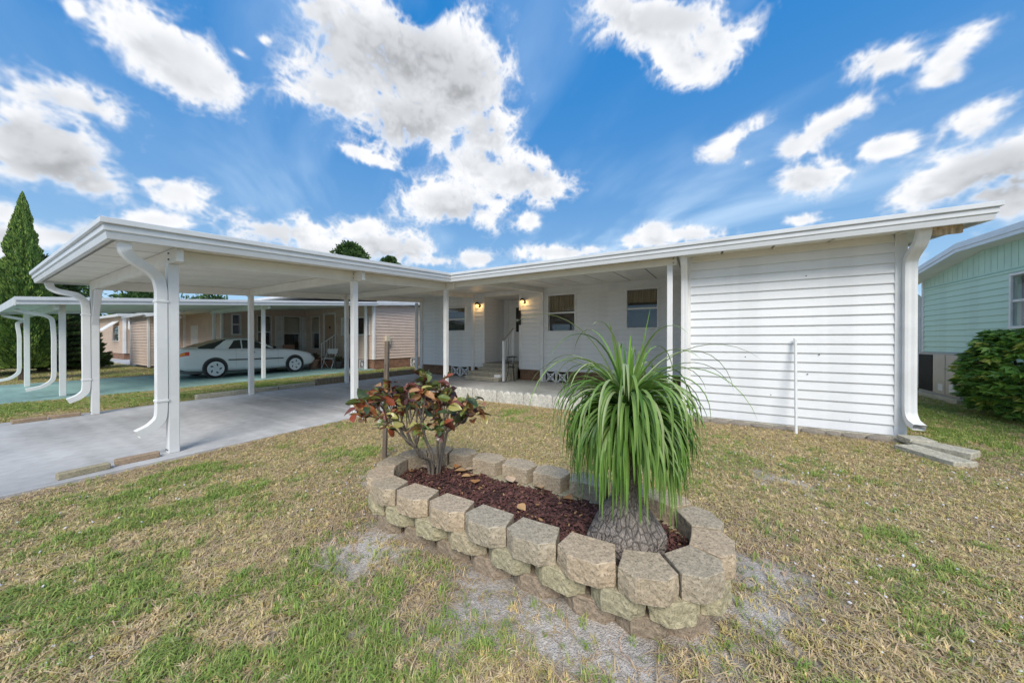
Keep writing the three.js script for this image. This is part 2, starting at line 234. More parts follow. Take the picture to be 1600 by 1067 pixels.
{
  const axis = (a, b, st, far) => { const L = []; for (let v = a; v <= b + 1e-6; v += st) L.push(v); let d = st; for (let v = b; v < far;) { d *= 1.35; v += d; L.push(v); } d = st; for (let v = a; v > -far;) { d *= 1.35; v -= d; L.unshift(v); } return L; };
  const xs = axis(-12.5, 5.5, 0.1, 260), zs = axis(-10, 1.5, 0.1, 260), nx = xs.length, nz = zs.length, p = [], c = [], uv = [], ix = [];
  for (const z of zs) for (const x of xs) {
    const near = x > -14 && x < 7 && z > -12 && z < 3; p.push(x, near ? groundY(x, z) : -0.012, z); uv.push(x, z);
    const k = patch(x, z); let col = mix3([0.40, 0.315, 0.185], [0.27, 0.25, 0.10], k.g * 0.8);
    col = mix3(col, [0.33, 0.25, 0.20], k.b * 0.8); col = mix3(col, [0.56, 0.52, 0.48], k.s); c.push(...col.map((v) => v * 1.32));
  }
  for (let j = 0; j < nz - 1; j++) for (let i = 0; i < nx - 1; i++) { const a = j * nx + i; ix.push(a, a + nx, a + 1, a + 1, a + nx, a + nx + 1); }
  const g = new THREE.BufferGeometry(); g.setAttribute('position', new THREE.Float32BufferAttribute(p, 3)); g.setAttribute('color', new THREE.Float32BufferAttribute(c, 3)); g.setAttribute('uv', new THREE.Float32BufferAttribute(uv, 2)); g.setIndex(ix); g.computeVertexNormals();
  g.userData.keepUV = true;
  const m = std([1, 1, 1], 0.97, { vertexColors: true, map: rep(T.earth, 0.8), bumpMap: rep(T.earth, 1.7), bumpScale: 0.012 });
  struct('ground', g, m);
}
// concrete slabs: each a bed of its own height above the lawn
struct('driveway', [rb(-8.95, -4.78, -0.15, 0.022, -8.74, -3.61, 0.01), rb(-8.95, -4.78, -0.15, 0.022, -3.588, 1.6, 0.01), rb(-8.95, -4.78, -0.15, 0.022, 1.61, 9, 0.01)], M.drive);
struct('porch_slab', rb(-4.77, -0.17, -0.15, 0.045, -8.74, -5.62, 0.012), M.porch);
struct('neighbor_driveway', [rb(-16.4, -11.7, -0.15, 0.024, -9.0, 0.5, 0.01), rb(-16.4, -11.7, -0.15, 0.024, 0.51, 9, 0.01)], M.teal);
struct('neighbor_porch', rb(-20.9, -16.41, -0.15, 0.05, -9.0, -5.72, 0.01), M.teal);
struct('far_driveway', rb(-40, -23.9, -0.1, 0.03, -7.2, -4.7, 0.01), M.drive);

// ---------- walls with lapped boards ----------
const LAP = 0.127;
const boardGeo = {};
function boardShape(w) {   // one lapped board, lower lip proud, base at y = 0
  const k = w.toFixed(3); if (boardGeo[k]) return boardGeo[k];
  const f = [[0.004, 0.009], [0.0185, 0.002], [0.0235, 0.006], [0.0237, 0.013], [0.0045, LAP + 0.003], [0.0, LAP + 0.003]], q = [];
  for (let i = 0; i < f.length - 1; i++) { const [a, b] = f[i], [c, d] = f[i + 1]; q.push([[0, b, a], [w, b, a], [w, d, c], [0, d, c]]); }
  q.push([[0, 0.002, 0], [0, 0.002, 0.0135], [0, LAP, 0.0045], [0, LAP, 0]], [[w, 0.002, 0.0135], [w, 0.002, 0], [w, LAP, 0], [w, LAP, 0.0045]]);
  return boardGeo[k] = prep(quads(q));
}
function lessHoles(x0, x1, holes) { let L = [[x0, x1]]; for (const [a, b] of holes) L = L.flatMap(([p, q]) => b <= p || a >= q ? [[p, q]] : [[p, a], [b, q]].filter(([m, n]) => n - m > 0.02)); return L; }
// a wall in its own frame: x along it, y up, z out of the house; openings [x0, x1, y0, y1]
function wall(parent, pos, turn, w, y0, y1, openings, mat, merged = false, top) {
  const cuts = [...new Set([0, w, ...openings.flatMap((o) => [o[0], o[1]])])].sort((a, b) => a - b), g = [];
  for (let i = 0; i < cuts.length - 1; i++) {
    const a = cuts[i], b = cuts[i + 1], m = (a + b) / 2;
    for (const [p, q] of lessHoles(y0, y1, openings.filter((o) => m > o[0] && m < o[1]).map((o) => [o[2], o[3]]))) g.push(bx(a, b, p, q, -0.1, 0));
  }
  const W = obj('wall', g, mat, parent); W.position.set(...pos); W.rotation.y = turn;
  const all = [];
  for (let y = y0, r = 0; y < y1 - 0.03; y += LAP, r++) {
    const yc = y + LAP / 2;
    for (const [a, b] of lessHoles(0, w, openings.filter((o) => yc > o[2] - 0.02 && yc < o[3] + 0.02).map((o) => [o[0], o[1]]))) {
      if (merged) { all.push(boardShape(b - a).clone().translate(a, y, 0.001)); continue; }
      const s = share('siding_board', boardShape(b - a), mat, W); s.position.set(a, y, 0.001);
    }
  }
  if (merged) { const s = obj('siding', all, mat, W); s.userData.kind = 'stuff'; }
  return W;
}
// a single-hung window set in a wall opening; x, y of its middle, plane z
function hungWindow(parent, x, y, z, w, h, turn = 0, o = {}) {
  const f = 0.045, g = [rb(-w / 2 - f, w / 2 + f, h / 2, h / 2 + f, -0.02, 0.032), rb(-w / 2 - f, w / 2 + f, -h / 2 - f, -h / 2, -0.02, 0.042), rb(-w / 2 - f, -w / 2, -h / 2 + 0.001, h / 2 - 0.001, -0.02, 0.03), rb(w / 2, w / 2 + f, -h / 2 + 0.001, h / 2 - 0.001, -0.02, 0.03)];
  const W = obj('window', g, o.frame ?? M.trim, parent); W.position.set(x, y, z); W.rotation.y = turn;
  if (!o.slider) obj('meeting_rail', [rb(-w / 2 + 0.002, w / 2 - 0.002, -0.022, 0.022, -0.025, 0.012)], o.frame ?? M.trim, W);
  else obj('meeting_rail', [rb(-0.022, 0.022, -h / 2 + 0.002, h / 2 - 0.002, -0.025, 0.012)], o.frame ?? M.trim, W);
  const halves = o.slider ? [[-w / 2, -0.022, -h / 2, h / 2], [0.022, w / 2, -h / 2, h / 2]] : [[-w / 2, w / 2, -h / 2, -0.022], [-w / 2, w / 2, 0.022, h / 2]];
  for (const [a, b, c, d] of halves) obj('pane', bx(a + 0.003, b - 0.003, c + 0.003, d - 0.003, -0.012, -0.008), M.glass, W);
  // the room behind: a shallow closed niche
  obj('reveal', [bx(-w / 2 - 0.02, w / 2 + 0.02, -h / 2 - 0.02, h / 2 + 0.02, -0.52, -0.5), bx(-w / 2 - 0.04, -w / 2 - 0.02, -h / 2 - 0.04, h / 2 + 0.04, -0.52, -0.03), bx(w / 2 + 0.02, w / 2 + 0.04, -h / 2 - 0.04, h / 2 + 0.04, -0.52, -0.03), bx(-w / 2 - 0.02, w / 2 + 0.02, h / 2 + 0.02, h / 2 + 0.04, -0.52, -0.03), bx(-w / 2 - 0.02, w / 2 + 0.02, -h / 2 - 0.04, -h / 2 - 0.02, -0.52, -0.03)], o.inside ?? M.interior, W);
  if (o.curtain) {   // pleated cloth
    const q = [], n = 40, [y0, y1] = o.curtain; let px, pz;
    for (let i = 0; i <= n; i++) { const X = mix(-w / 2, w / 2, i / n), Z = -0.11 + 0.022 * Math.sin(i * 1.55) + 0.008 * Math.sin(i * 0.7); if (i) q.push([[px, y0, pz], [X, y0 + 0.006 * Math.sin(i * 2), Z], [X, y1, Z], [px, y1, pz]]); px = X; pz = Z; }
    obj('curtain', quads(q), o.curtainMat ?? M.curtain, W);
  }
  return W;
}

// ---------- the roof plane that house, porch and carport share ----------
const RS = 0.0702, yt = (z) => 2.67 + RS * (-5.5 - z);
const RIDGE = -12.4;
function slab(x0, x1, z0, z1, d0, d1) {   // a piece of the sloping plane between depths d0 and d1 below its top; z0 nearer the street
  const c = (x, z, d) => [x, yt(z) - d, z];
  return hexa([c(x0, z0, d1), c(x1, z0, d1), c(x1, z1, d1), c(x0, z1, d1), c(x0, z0, d0), c(x1, z0, d0), c(x1, z1, d0), c(x0, z1, d0)]);
}
// edge trim swept along the eaves with mitred corners
const EDGE = [[-9.35, -8.9], [-9.35, -0.78], [-4.7, -0.78], [-4.7, -5.5], [2.64, -5.5], [2.64, RIDGE]];
function eave(i, prof, name, mat, parent) {
  const P = EDGE, nor = (k) => { const a = P[k], b = P[k + 1], dx = b[0] - a[0], dz = b[1] - a[1], l = Math.hypot(dx, dz); return [-dz / l, dx / l]; };
  const off = (k) => { const a = k > 0 ? nor(k - 1) : null, b = k < P.length - 1 ? nor(k) : null; if (!a) return b; if (!b) return a; const d = 1 + a[0] * b[0] + a[1] * b[1]; return [(a[0] + b[0]) / d, (a[1] + b[1]) / d]; };
  const at = (k, [o, y]) => { const n = off(k), X = P[k][0] - n[0] * o, Z = P[k][1] - n[1] * o; return [X, yt(P[k][1]) + y, Z]; };
  const q = [], m = prof.length; for (let k = 0; k < m; k++) q.push([at(i, prof[k]), at(i, prof[(k + 1) % m]), at(i + 1, prof[(k + 1) % m]), at(i + 1, prof[k])]);
  const cap = (k) => { const c = prof.map((p) => at(k, p)), L = []; for (let j = 1; j < c.length - 1; j++) L.push([c[0], c[j], c[j + 1], c[j + 1]]); return L; };
  if (i === 0) q.push(...cap(0)); if (i === P.length - 2) q.push(...cap(P.length - 1));
  return obj(name, quads(q), mat, parent);
}
// o > 0 is outward here: profile of gutter board and of the cap above it
const sgn = -1;
const FASCIA = [[0.0, -0.165], [0.035, -0.165], [0.045, -0.12], [0.045, -0.105], [0.06, -0.095], [0.06, -0.042], [0.0, -0.042]].map(([o, y]) => [sgn * o, y]);
const CAP = [[-0.06, -0.04], [0.075, -0.04], [0.082, -0.034], [0.082, 0.012], [0.07, 0.018], [-0.06, 0.018]].map(([o, y]) => [sgn * o, y]);

// ---------- the white house ----------
const house = thing('white_house', 'white lap sided house with shaded porch and storage room beside carport', 'house');
{
  const F = -8.75, X0 = -8.85;
  // porch front wall, left of and right of the entry recess
  const lx = (x) => x - X0;
  wall(house, [X0, 0, F], 0, -6.04 - X0, 0.36, 2.76, [[lx(-7.66), lx(-6.83), 1.57, 2.33]], M.siding);
  const R0 = -4.74;
  wall(house, [R0, 0, F], 0, -0.12 - R0, 0.36, 2.76, [[-3.79 - R0, -3.0 - R0, 1.51, 2.53], [-1.6 - R0, -0.89 - R0, 1.56, 2.52]], M.siding);
  hungWindow(house, -7.245, 1.95, F + 0.01, 0.83, 0.76, 0, { curtain: [0.27, 0.37] });
  hungWindow(house, -3.395, 2.02, F + 0.01, 0.79, 1.02, 0, { curtain: [0.06, 0.5] });
  hungWindow(house, -1.245, 2.04, F + 0.01, 0.71, 0.96, 0, { curtain: [0.16, 0.47] });
  // entry recess
  wall(house, [-6.04, 0, -8.76], Math.PI / 2, 1.19, 0.5, 2.74, [], M.siding).position.set(-6.04, 0, -8.751);
  wall(house, [-4.74, 0, -9.95], -Math.PI / 2, 1.19, 0.5, 2.74, [], M.siding).position.set(-4.74, 0, -9.95);
  wall(house, [-6.04, 0, -9.95], 0, 1.3, 0.5, 2.74, [[0.2, 1.12, 0.5, 2.56]], M.siding);
  obj('entry_floor', bx(-6.03, -4.75, 0.40, 0.5, -9.95, -8.72), M.porch, house);
  obj('entry_ceiling', bx(-6.03, -4.75, 2.70, 2.64, -9.94, -8.76), M.soffit, house); obj('entry_header', bx(-6.04, -4.74, 2.69, 2.79, -8.85, -8.755), M.siding, house);
  const dr = obj('door', rb(-0.44, 0.44, 0, 2.02, -0.02, 0.025), M.trim, house); dr.position.set(-5.38, 0.51, -9.96);
  obj('door_frame', [rb(-0.5, -0.442, 0, 2.06, -0.03, 0.05), rb(0.442, 0.5, 0, 2.06, -0.03, 0.05), rb(-0.5, 0.5, 2.062, 2.12, -0.03, 0.052)], M.trim, dr);
  for (const [a, b] of [[1.02, 1.4], [1.46, 1.86]]) obj('door_glass', bx(-0.15, 0.3, a, b, 0.026, 0.03), std([0.02, 0.022, 0.025], 0.08), dr);
  obj('door_handle', [bar([-0.36, 1.0, 0.03], [-0.36, 1.0, 0.07], 0.012), new THREE.SphereGeometry(0.028, 10, 8).translate(-0.36, 1.0, 0.085)], M.black, dr);
  // corner boards and wall pilasters
  for (const [a, b] of [[X0 - 0.02, X0 + 0.09], [-6.53, -6.43], [-6.11, -6.025], [-4.755, -4.68], [-4.03, -3.93], [-0.21, -0.1]])
    obj('corner_board', rb(a, b, a > -6.2 && a < -4.6 ? 0.36 : 0.045, a > -6.2 && a < -4.6 ? 2.7 : 2.64, F - 0.01, F + (a < -6.2 || a > -4.5 ? 0.075 : 0.03)), M.trim, house);
  // skirting under the wall, and its breeze-block vents
  for (const [a, b] of [[X0, -7.42], [-6.68, -6.5], [-4.72, -4.03], [-3.18, -0.12]]) obj('skirting', bx(a, b, 0.0, 0.36, F - 0.09, F + 0.005), M.skirt, house);
  const vg = []; { const s = 0.183; for (const [x0, x1, y0, y1] of [[-s, s, s - 0.026, s], [-s, s, -s, -s + 0.026], [-s, -s + 0.026, -s, s], [s - 0.026, s, -s, s]]) vg.push(bx(x0, x1, y0, y1, -0.07, 0.0)); for (const a of [[1, 1], [1, -1]]) vg.push(bar([-s * a[0], -s * a[1], -0.03], [s * a[0], s * a[1], -0.03], 0.017, 6)); for (let k = 0; k < 4; k++) { const L = []; for (let i = 0; i <= 6; i++) { const t = (k * 90 + 45 + (i / 6) * 90) * Math.PI / 180, r = 0.1; L.push([Math.cos(t) * r * 1.7 - Math.cos((k * 90 + 90) * Math.PI / 180) * 0.245, Math.sin(t) * r * 1.7 - Math.sin((k * 90 + 90) * Math.PI / 180) * 0.245, -0.03]); } vg.push(tube(L, 0.014, 8, 6)); } }
  const vgeo = mergeGeometries(vg.map(prep));
  for (const a of [-7.24, -6.87, -3.73, -3.37]) share('vent_block', vgeo, M.white, house).position.set(a, 0.18, F + 0.02);
  // storage room
  const S = -5.93, top = 2.57;
  wall(house, [-0.15, 0, S], 0, 2.34, 0.05, top - 0.02, [], M.siding);
  wall(house, [2.2, 0, S], Math.PI / 2, 8.0, 0.1, top, [], M.siding);
  wall(house, [-0.15, 0, -8.8], -Math.PI / 2, 2.82, 0.1, top, [], M.siding);
  obj('foundation', [rb(-0.16, 2.22, -0.1, 0.048, S - 0.08, S + 0.04, 0.01), rb(2.13, 2.26, -0.1, 0.1, -13.9, S - 0.081, 0.01)], M.cement, house);
  obj('corner_board', rb(2.12, 2.23, 0.05, 2.56, S - 0.04, S + 0.03), M.trim, house);
  obj('corner_board', rb(-0.18, -0.11, 0.1, 2.56, S - 0.04, S + 0.03), M.trim, house);
  obj('frieze_board', rb(-0.1, 2.11, 2.47, 2.56, S + 0.002, S + 0.03), M.soffit, house);
  for (const [x, y] of [[1.28, 2.13], [1.42, 1.05], [0.6, 1.0], [1.3, 0.78], [0.9, 0.46], [1.6, 0.44], [1.72, 0.2]]) obj('screw', new THREE.CylinderGeometry(0.008, 0.008, 0.01, 8).rotateX(Math.PI / 2).translate(x, y, S + 0.018), M.screw, house);
  // far sides and back, gable infill
  wall(house, [X0, 0, -16.2], -Math.PI / 2, 7.45, 0.36, 2.74, [], M.siding, true);
  obj('skirting', [bx(X0, X0 + 0.08, 0, 0.36, -16.2, F - 0.1)], M.skirt, house);
  obj('wall', [bx(X0, 2.2, 0, 2.5, -16.3, -16.2), bx(2.1, 2.2, 0, 2.5, -16.2, -13.94), hexa([[2.1, 2.5, S - 0.1], [2.19, 2.5, S - 0.1], [2.19, 2.5, -16.2], [2.1, 2.5, -16.2], [2.1, 2.56, S - 0.1], [2.19, 2.56, S - 0.1], [2.19, 2.85, -16.2], [2.1, 2.85, -16.2]])], M.siding, house);
  // roof
  const roof = obj('roof', [slab(-9.34, 2.63, -5.51, RIDGE, 0, 0.03), (() => { const y = yt(RIDGE); return hexa([[-9.34, y - 0.3, -17], [-9.34, y - 0.03, RIDGE], [2.63, y - 0.03, RIDGE], [2.63, y - 0.3, -17], [-9.34, y - 0.27, -17], [-9.34, y, RIDGE], [2.63, y, RIDGE], [2.63, y - 0.27, -17]]); })()], M.roofTop, house);
  for (let x = -9.3; x < 2.6; x += 0.6) { const b = Math.min(2.61, x + 0.6), front = x > -4.75 ? -5.52 : -5.5; obj('soffit_panel', [slab(x + 0.014, b - 0.014, front, -8.98, 0.108, 0.14)], M.soffit, roof); }
  obj('ceiling', slab(-9.3, 2.61, -5.52, -8.98, 0.06, 0.085), M.soffit, roof);
  eave(3, FASCIA, 'fascia', M.gutter, roof); eave(3, CAP, 'drip_cap', M.gutter, roof);
  eave(4, FASCIA, 'fascia', M.gutter, roof); eave(4, CAP, 'drip_cap', M.gutter, roof);
  obj('lookout_board', rb(2.24, 2.54, yt(-5.62) - 0.15 - 0.09, yt(-5.62) - 0.145, -5.66, -5.62), std([0.74, 0.6, 0.45], 0.8, { map: rep(T.wood, 2) }), roof);
  // porch header beam, cross beams, posts
  const hz = -5.75, hb = 2.43;
  obj('beam', rb(-5.06, -0.3, hb, yt(hz) - 0.143, hz - 0.025, hz + 0.025), M.soffit, house);
  for (const x of [-3.98, -6.48]) { const c = (xx, z, y) => [xx, y, z]; obj('beam', hexa([c(x - 0.03, hz - 0.028, hb), c(x + 0.03, hz - 0.028, hb), c(x + 0.03, F, hb + 0.2), c(x - 0.03, F, hb + 0.2), c(x - 0.03, hz - 0.028, yt(hz) - 0.142), c(x + 0.03, hz - 0.028, yt(hz) - 0.142), c(x + 0.03, F, yt(F) - 0.142), c(x - 0.03, F, yt(F) - 0.142)]), M.soffit, house); }
  for (const y of [2.46, 2.53]) obj('bolt', new THREE.CylinderGeometry(0.009, 0.009, 0.012, 8).rotateX(Math.PI / 2).translate(-0.35, y, hz + 0.03), M.screw, house);
  obj('post', rb(-0.44, -0.36, 0.045, hb, hz - 0.04, hz + 0.04, 0.008), M.white, house);
}
// ---------- rainwater pipes ----------
const PIPE = (w, d) => { const p = [], n = 4; for (let i = 0; i <= n; i++) p.push([mix(-w / 2, w / 2, i / n), d / 2 + (i % 2 ? 0.004 : 0)]); for (let i = n; i >= 0; i--) p.push([mix(-w / 2, w / 2, i / n), -d / 2 - (i % 2 ? 0.004 : 0)]); return p; };
function curve(pts, n) { return new THREE.CatmullRomCurve3(pts.map((p) => V(...p)), false, 'catmullrom', 0.35).getPoints(n).map((p) => p.toArray()); }
function downspout(parent, pts, side, w = 0.085, d = 0.065, n = 60) {
  const P = curve(pts, n), m = obj('downspout', sweep(P, PIPE(w, d), side), M.white, parent);
  return m;
}
{
  // on the storage room: both run down the front wall
  downspout(house, [[2.24, 2.55, -5.6], [2.24, 2.46, -5.62], [2.235, 2.36, -5.68], [2.23, 2.27, -5.8], [2.23, 2.18, -5.855], [2.23, 1.9, -5.86], [2.23, 1.2, -5.86], [2.23, 0.6, -5.86], [2.23, 0.36, -5.85], [2.24, 0.26, -5.8], [2.26, 0.215, -5.72]], [1, 0, 0], 0.105, 0.075);
  downspout(house, [[-0.2, 2.55, -5.6], [-0.2, 2.44, -5.63], [-0.2, 2.32, -5.76], [-0.2, 2.18, -5.85], [-0.2, 1.8, -5.86], [-0.2, 1.2, -5.86], [-0.2, 0.6, -5.86], [-0.2, 0.33, -5.85], [-0.2, 0.26, -5.8], [-0.2, 0.22, -5.73]], [1, 0, 0], 0.09, 0.07);
}

// ---------- the carport ----------
const carport = thing('carport', 'white metal carport over the grey concrete driveway', 'carport');
{
  const NX = -5.0, FX = -8.68, rows = [-1.25, -3.42, -5.7], under = (z) => yt(z) - 0.142;
  const roof = obj('roof', slab(-9.34, -4.71, -0.79, -5.5, 0, 0.03), M.roofTop, carport);
  obj('ceiling', slab(-9.3, -4.74, -0.83, -5.5, 0.06, 0.085), M.soffit, roof);
  for (let x = -9.3; x < -4.8; x += 0.57) obj('soffit_panel', slab(x + 0.014, Math.min(-4.74, x + 0.57) - 0.014, -0.83, -5.5, 0.108, 0.14), M.soffit, roof);
  for (const i of [0, 1, 2]) { eave(i, FASCIA, 'fascia', M.gutter, roof); eave(i, CAP, 'drip_cap', M.gutter, roof); }
  for (const z of rows) {
    const y1 = under(z), y0 = y1 - 0.155;
    obj('beam', rb(FX - 0.15, NX + 0.25, y0, y1 - 0.004, z - 0.03, z + 0.03), M.soffit, carport);
    for (const y of [0.045, 0.11]) obj('bolt', new THREE.CylinderGeometry(0.01, 0.01, 0.012, 8).rotateX(Math.PI / 2).translate(NX + 0.02, y0 + y, z + 0.034), M.screw, carport);
    for (const x of [NX, FX]) {
      const p = obj('post', rb(x - 0.045, x + 0.045, 0.022, y0, z - 0.045, z + 0.045, 0.008), M.white, carport);
      for (const dx of [-0.022, 0.022]) obj('bolt', new THREE.CylinderGeometry(0.008, 0.008, 0.01, 8).rotateX(Math.PI / 2).translate(x + dx, 0.06, z + 0.048), M.screw, p);
    }
  }
  for (const [x, z1] of [[NX, -5.67], [FX, -8.7]]) {   // side headers from post to post
    const n = z1 < -6 ? 4 : 2, zs = z1 < -6 ? [...rows, z1] : rows;
    for (let i = 0; i < n - (z1 < -6 ? 1 : 0); i++) { const a = zs[i] - 0.032, b = zs[i + 1] + 0.032, c = (xx, z, d) => [xx, under(z) - d, z]; obj('header', hexa([c(x - 0.025, a, 0.15), c(x + 0.025, a, 0.15), c(x + 0.025, b, 0.15), c(x - 0.025, b, 0.15), c(x - 0.025, a, 0.003), c(x + 0.025, a, 0.003), c(x + 0.025, b, 0.003), c(x - 0.025, b, 0.003)]), M.soffit, carport); }
  }
  obj('post', rb(-9.0, -8.91, 0.022, under(-8.62) - 0.15, -8.66, -8.57, 0.008), M.white, carport);
  // knee brace on the street post
  obj('brace', hexa([[FX + 0.047, 1.5, -1.285], [FX + 0.1, 1.62, -1.285], [FX + 0.1, 1.62, -1.215], [FX + 0.047, 1.5, -1.215], [FX + 0.22, 2.06, -1.285], [FX + 0.33, 2.06, -1.285], [FX + 0.33, 2.06, -1.215], [FX + 0.22, 2.06, -1.215]]), M.white, carport);
  for (const [x, ex] of [[NX, -4.76], [FX, -9.2]])
    downspout(carport, x === NX
      ? [[ex, 2.18, -0.86], [ex, 2.1, -0.87], [-4.81, 2.035, -0.93], [-4.92, 1.975, -1.06], [-4.985, 1.9, -1.135], [-5.0, 1.78, -1.16], [-5.0, 1.6, -1.16], [-5.0, 1.1, -1.16], [-5.0, 0.62, -1.16], [-5.0, 0.42, -1.15], [-5.0, 0.33, -1.08], [-5.0, 0.28, -0.985]]
      : [[ex, 2.18, -0.86], [ex + 0.01, 2.1, -0.88], [-9.08, 2.04, -0.94], [-8.82, 1.98, -1.08], [FX - 0.02, 1.88, -1.145], [FX, 1.75, -1.16], [FX, 1.6, -1.16], [FX, 1.1, -1.16], [FX, 0.62, -1.16], [FX, 0.42, -1.15], [FX, 0.33, -1.08], [FX, 0.28, -0.98]], [1, 0, 0], 0.1, 0.08, 70);
  for (const x of [NX, FX]) for (const y of [0.6, 1.66]) obj('strap', rb(x - 0.056, x + 0.056, y - 0.012, y + 0.012, -1.212, -1.112, 0.004), M.trim, carport);
}

// ---------- front steps, rail, lamps ----------
{
  const st = thing('front_steps', 'pale brick front steps climbing to the shaded entry door', 'steps');
  const L = [[-6.22, -5.0, 0.045, 0.155, -7.95], [-6.32, -4.84, 0.155, 0.272, -8.2], [-6.08, -4.80, 0.272, 0.388, -8.42], [-6.0, -4.79, 0.388, 0.5, -8.6]];
  const r = rng(41), bg = prep(rb(-0.097, 0.097, -0.026, 0.026, -0.045, 0.045, 0.006));
  L.forEach(([x0, x1, y0, y1, z], i) => {
    obj('tread', rb(x0 - 0.012, x1 + 0.012, y1 - 0.032, y1, -8.72, z + 0.02, 0.006), M.cement, st);
    obj('core', bx(x0 + 0.03, x1 - 0.03, 0.03, y1 - 0.034, -8.715, z - 0.03), M.cement, st);
    const row = y1 - 0.06 - 0.0;
    for (let x = x0 + 0.1; x < x1 - 0.05; x += 0.204) { const b = share('brick', bg, M.brickPale, st); b.position.set(x + (r() - 0.5) * 0.006, row, z - 0.045 + (r() - 0.5) * 0.006); }
    for (const sx of [x0 + 0.045, x1 - 0.045]) for (let y = y1 - 0.06; y > 0.06; y -= 0.058) for (let zz = z - 0.2; zz > -8.66; zz -= 0.204) { const b = share('brick', bg, M.brickPale, st); b.rotation.y = Math.PI / 2; b.position.set(sx, y, zz + (Math.round(y / 0.058) % 2 ? 0.1 : 0) * 0.0 + (r() - 0.5) * 0.006); }
  });
  const hr = thing('step_handrail', 'white metal handrail beside the pale brick front steps', 'handrail');
  const hx = -4.93, a = [hx, 1.24, -8.12], b = [hx, 1.6, -8.68];
  obj('newel_post', rb(hx - 0.035, hx + 0.035, 0.045, 1.22, -8.155, -8.085, 0.006), M.white, hr);
  obj('newel_post', rb(hx - 0.022, hx + 0.022, 0.51, 1.58, -8.70, -8.656, 0.005), M.white, hr);
  obj('rail', [bar(a, b, 0.022, 10), bar([hx, 0.62, -8.15], [hx, 0.78, -8.66], 0.012, 6)], std([0.30, 0.31, 0.30], 0.5), hr);
  for (let i = 1; i < 5; i++) { const t = i / 5; obj('baluster', bar([hx, mix(0.63, 0.78, t), mix(-8.15, -8.66, t)], [hx, mix(1.23, 1.58, t), mix(-8.12, -8.68, t)], 0.009, 6), M.white, hr); }
  tag(obj('painted_block', rb(-5.18, -4.99, 0.157, 0.235, -8.14, -7.98, 0.012)), 'small white painted block on the lower front step by the newel', 'block').material = M.white;
  const ps = thing('plant_stand', 'black wrought metal plant stand in front of the brick steps', 'stand', [-4.74, 0.045, -8.25]);
  obj('top', [lathe([[0, 0.7], [0.15, 0.7], [0.155, 0.71], [0.15, 0.72], [0, 0.72]], 20)], M.black, ps);
  for (let k = 0; k < 3; k++) { const t = k * 2.09 + 0.4, c = Math.cos(t), s = Math.sin(t); obj('leg', tube([[c * 0.14, 0.7, s * 0.14], [c * 0.09, 0.5, s * 0.09], [c * 0.11, 0.25, s * 0.11], [c * 0.17, 0.0, s * 0.17]], 0.009, 14, 6), M.black, ps); }
  obj('ring', new THREE.TorusGeometry(0.095, 0.006, 6, 20).rotateX(Math.PI / 2).translate(0, 0.42, 0), M.black, ps);
  // lit wall lanterns either side of the entry
  for (const [x, y, w] of [[-6.23, 2.36, 'wall between window and entry'], [-4.58, 2.39, 'wall beside the door jamb']]) {
    const l = thing('wall_lantern', `black wall lantern glowing warm on the ${w}`, 'lantern', [x, y, -8.73], 0, 'lit porch lanterns');
    obj('backplate', lathe([[0, -0.01], [0.055, -0.01], [0.055, 0.01], [0, 0.02]], 16).rotateX(Math.PI / 2), M.black, l);
    obj('hood', lathe([[0.0, 0.075], [0.03, 0.07], [0.06, 0.045], [0.085, 0.0], [0.08, 0.0], [0.05, 0.035], [0.0, 0.06]], 16).translate(0, 0.03, 0.13), M.black, l);
    obj('arm', tube([[0, 0.0, 0.01], [0, 0.06, 0.05], [0, 0.1, 0.12]], 0.011, 10, 6), M.black, l);
    const bm = std([0.9, 0.8, 0.6], 0.4); bm.emissive.setRGB(1, 0.55, 0.16); bm.emissiveIntensity = 1.6;
    obj('bulb', lathe([[0, -0.075], [0.03, -0.065], [0.05, -0.03], [0.045, 0.01], [0.02, 0.035], [0, 0.04]], 14).translate(0, 0.015, 0.13), bm, l);
    const pl = new THREE.PointLight(new THREE.Color(1, 0.6, 0.22), 0.08); pl.position.set(0, 0.0, 0.13); pl.castShadow = true; l.add(pl);
  }
  const orn = thing('wall_ornament', 'black metal ornament hung on the white door jamb', 'ornament', [-4.715, 1.92, -8.70]);
  obj('plate', rb(-0.045, 0.045, -0.22, 0.22, 0, 0.015), M.black, orn);
  for (let k = 0; k < 3; k++) obj('leaf', prismXY([[-0.02, -0.06], [0.06, -0.02], [0.02, 0.03], [0.07, 0.07], [-0.03, 0.06]], 0.016, 0.026).translate(0, -0.14 + k * 0.14, 0), M.black, orn);
}
// scalloped edging along the porch slab
{
  const e = thing('scalloped_edging', 'row of white scalloped concrete edging along the porch slab', 'edging');
  const n = 4, w = 0.58, pts = [[0, -0.06]]; pts.push([w, -0.06]);
  for (let k = n - 1; k >= 0; k--) for (let i = 0; i <= 6; i++) { const t = i / 6 * Math.PI, c = (k + 0.5) * w / n; pts.push([c + Math.cos(t) * w / n / 2 * 0.96, 0.135 + Math.sin(t) * 0.068]); }
  const g = prep(prismXY(pts, -0.03, 0.03, 0.008)), m = std([0.82, 0.82, 0.82], 0.9, { map: rep(T.stone, 1.2), bumpMap: rep(T.stoneB, 2), bumpScale: 0.004 }), r = rng(3);
  for (let x = -4.7, k = 0; x < -0.8; x += 0.6, k++) { const b = share('edging_block', g, m, e); b.position.set(x, 0.02 + r() * 0.012, -5.53 + (r() - 0.5) * 0.02); b.rotation.set((r() - 0.5) * 0.06, (r() - 0.5) * 0.05, (r() - 0.5) * 0.02); }
}

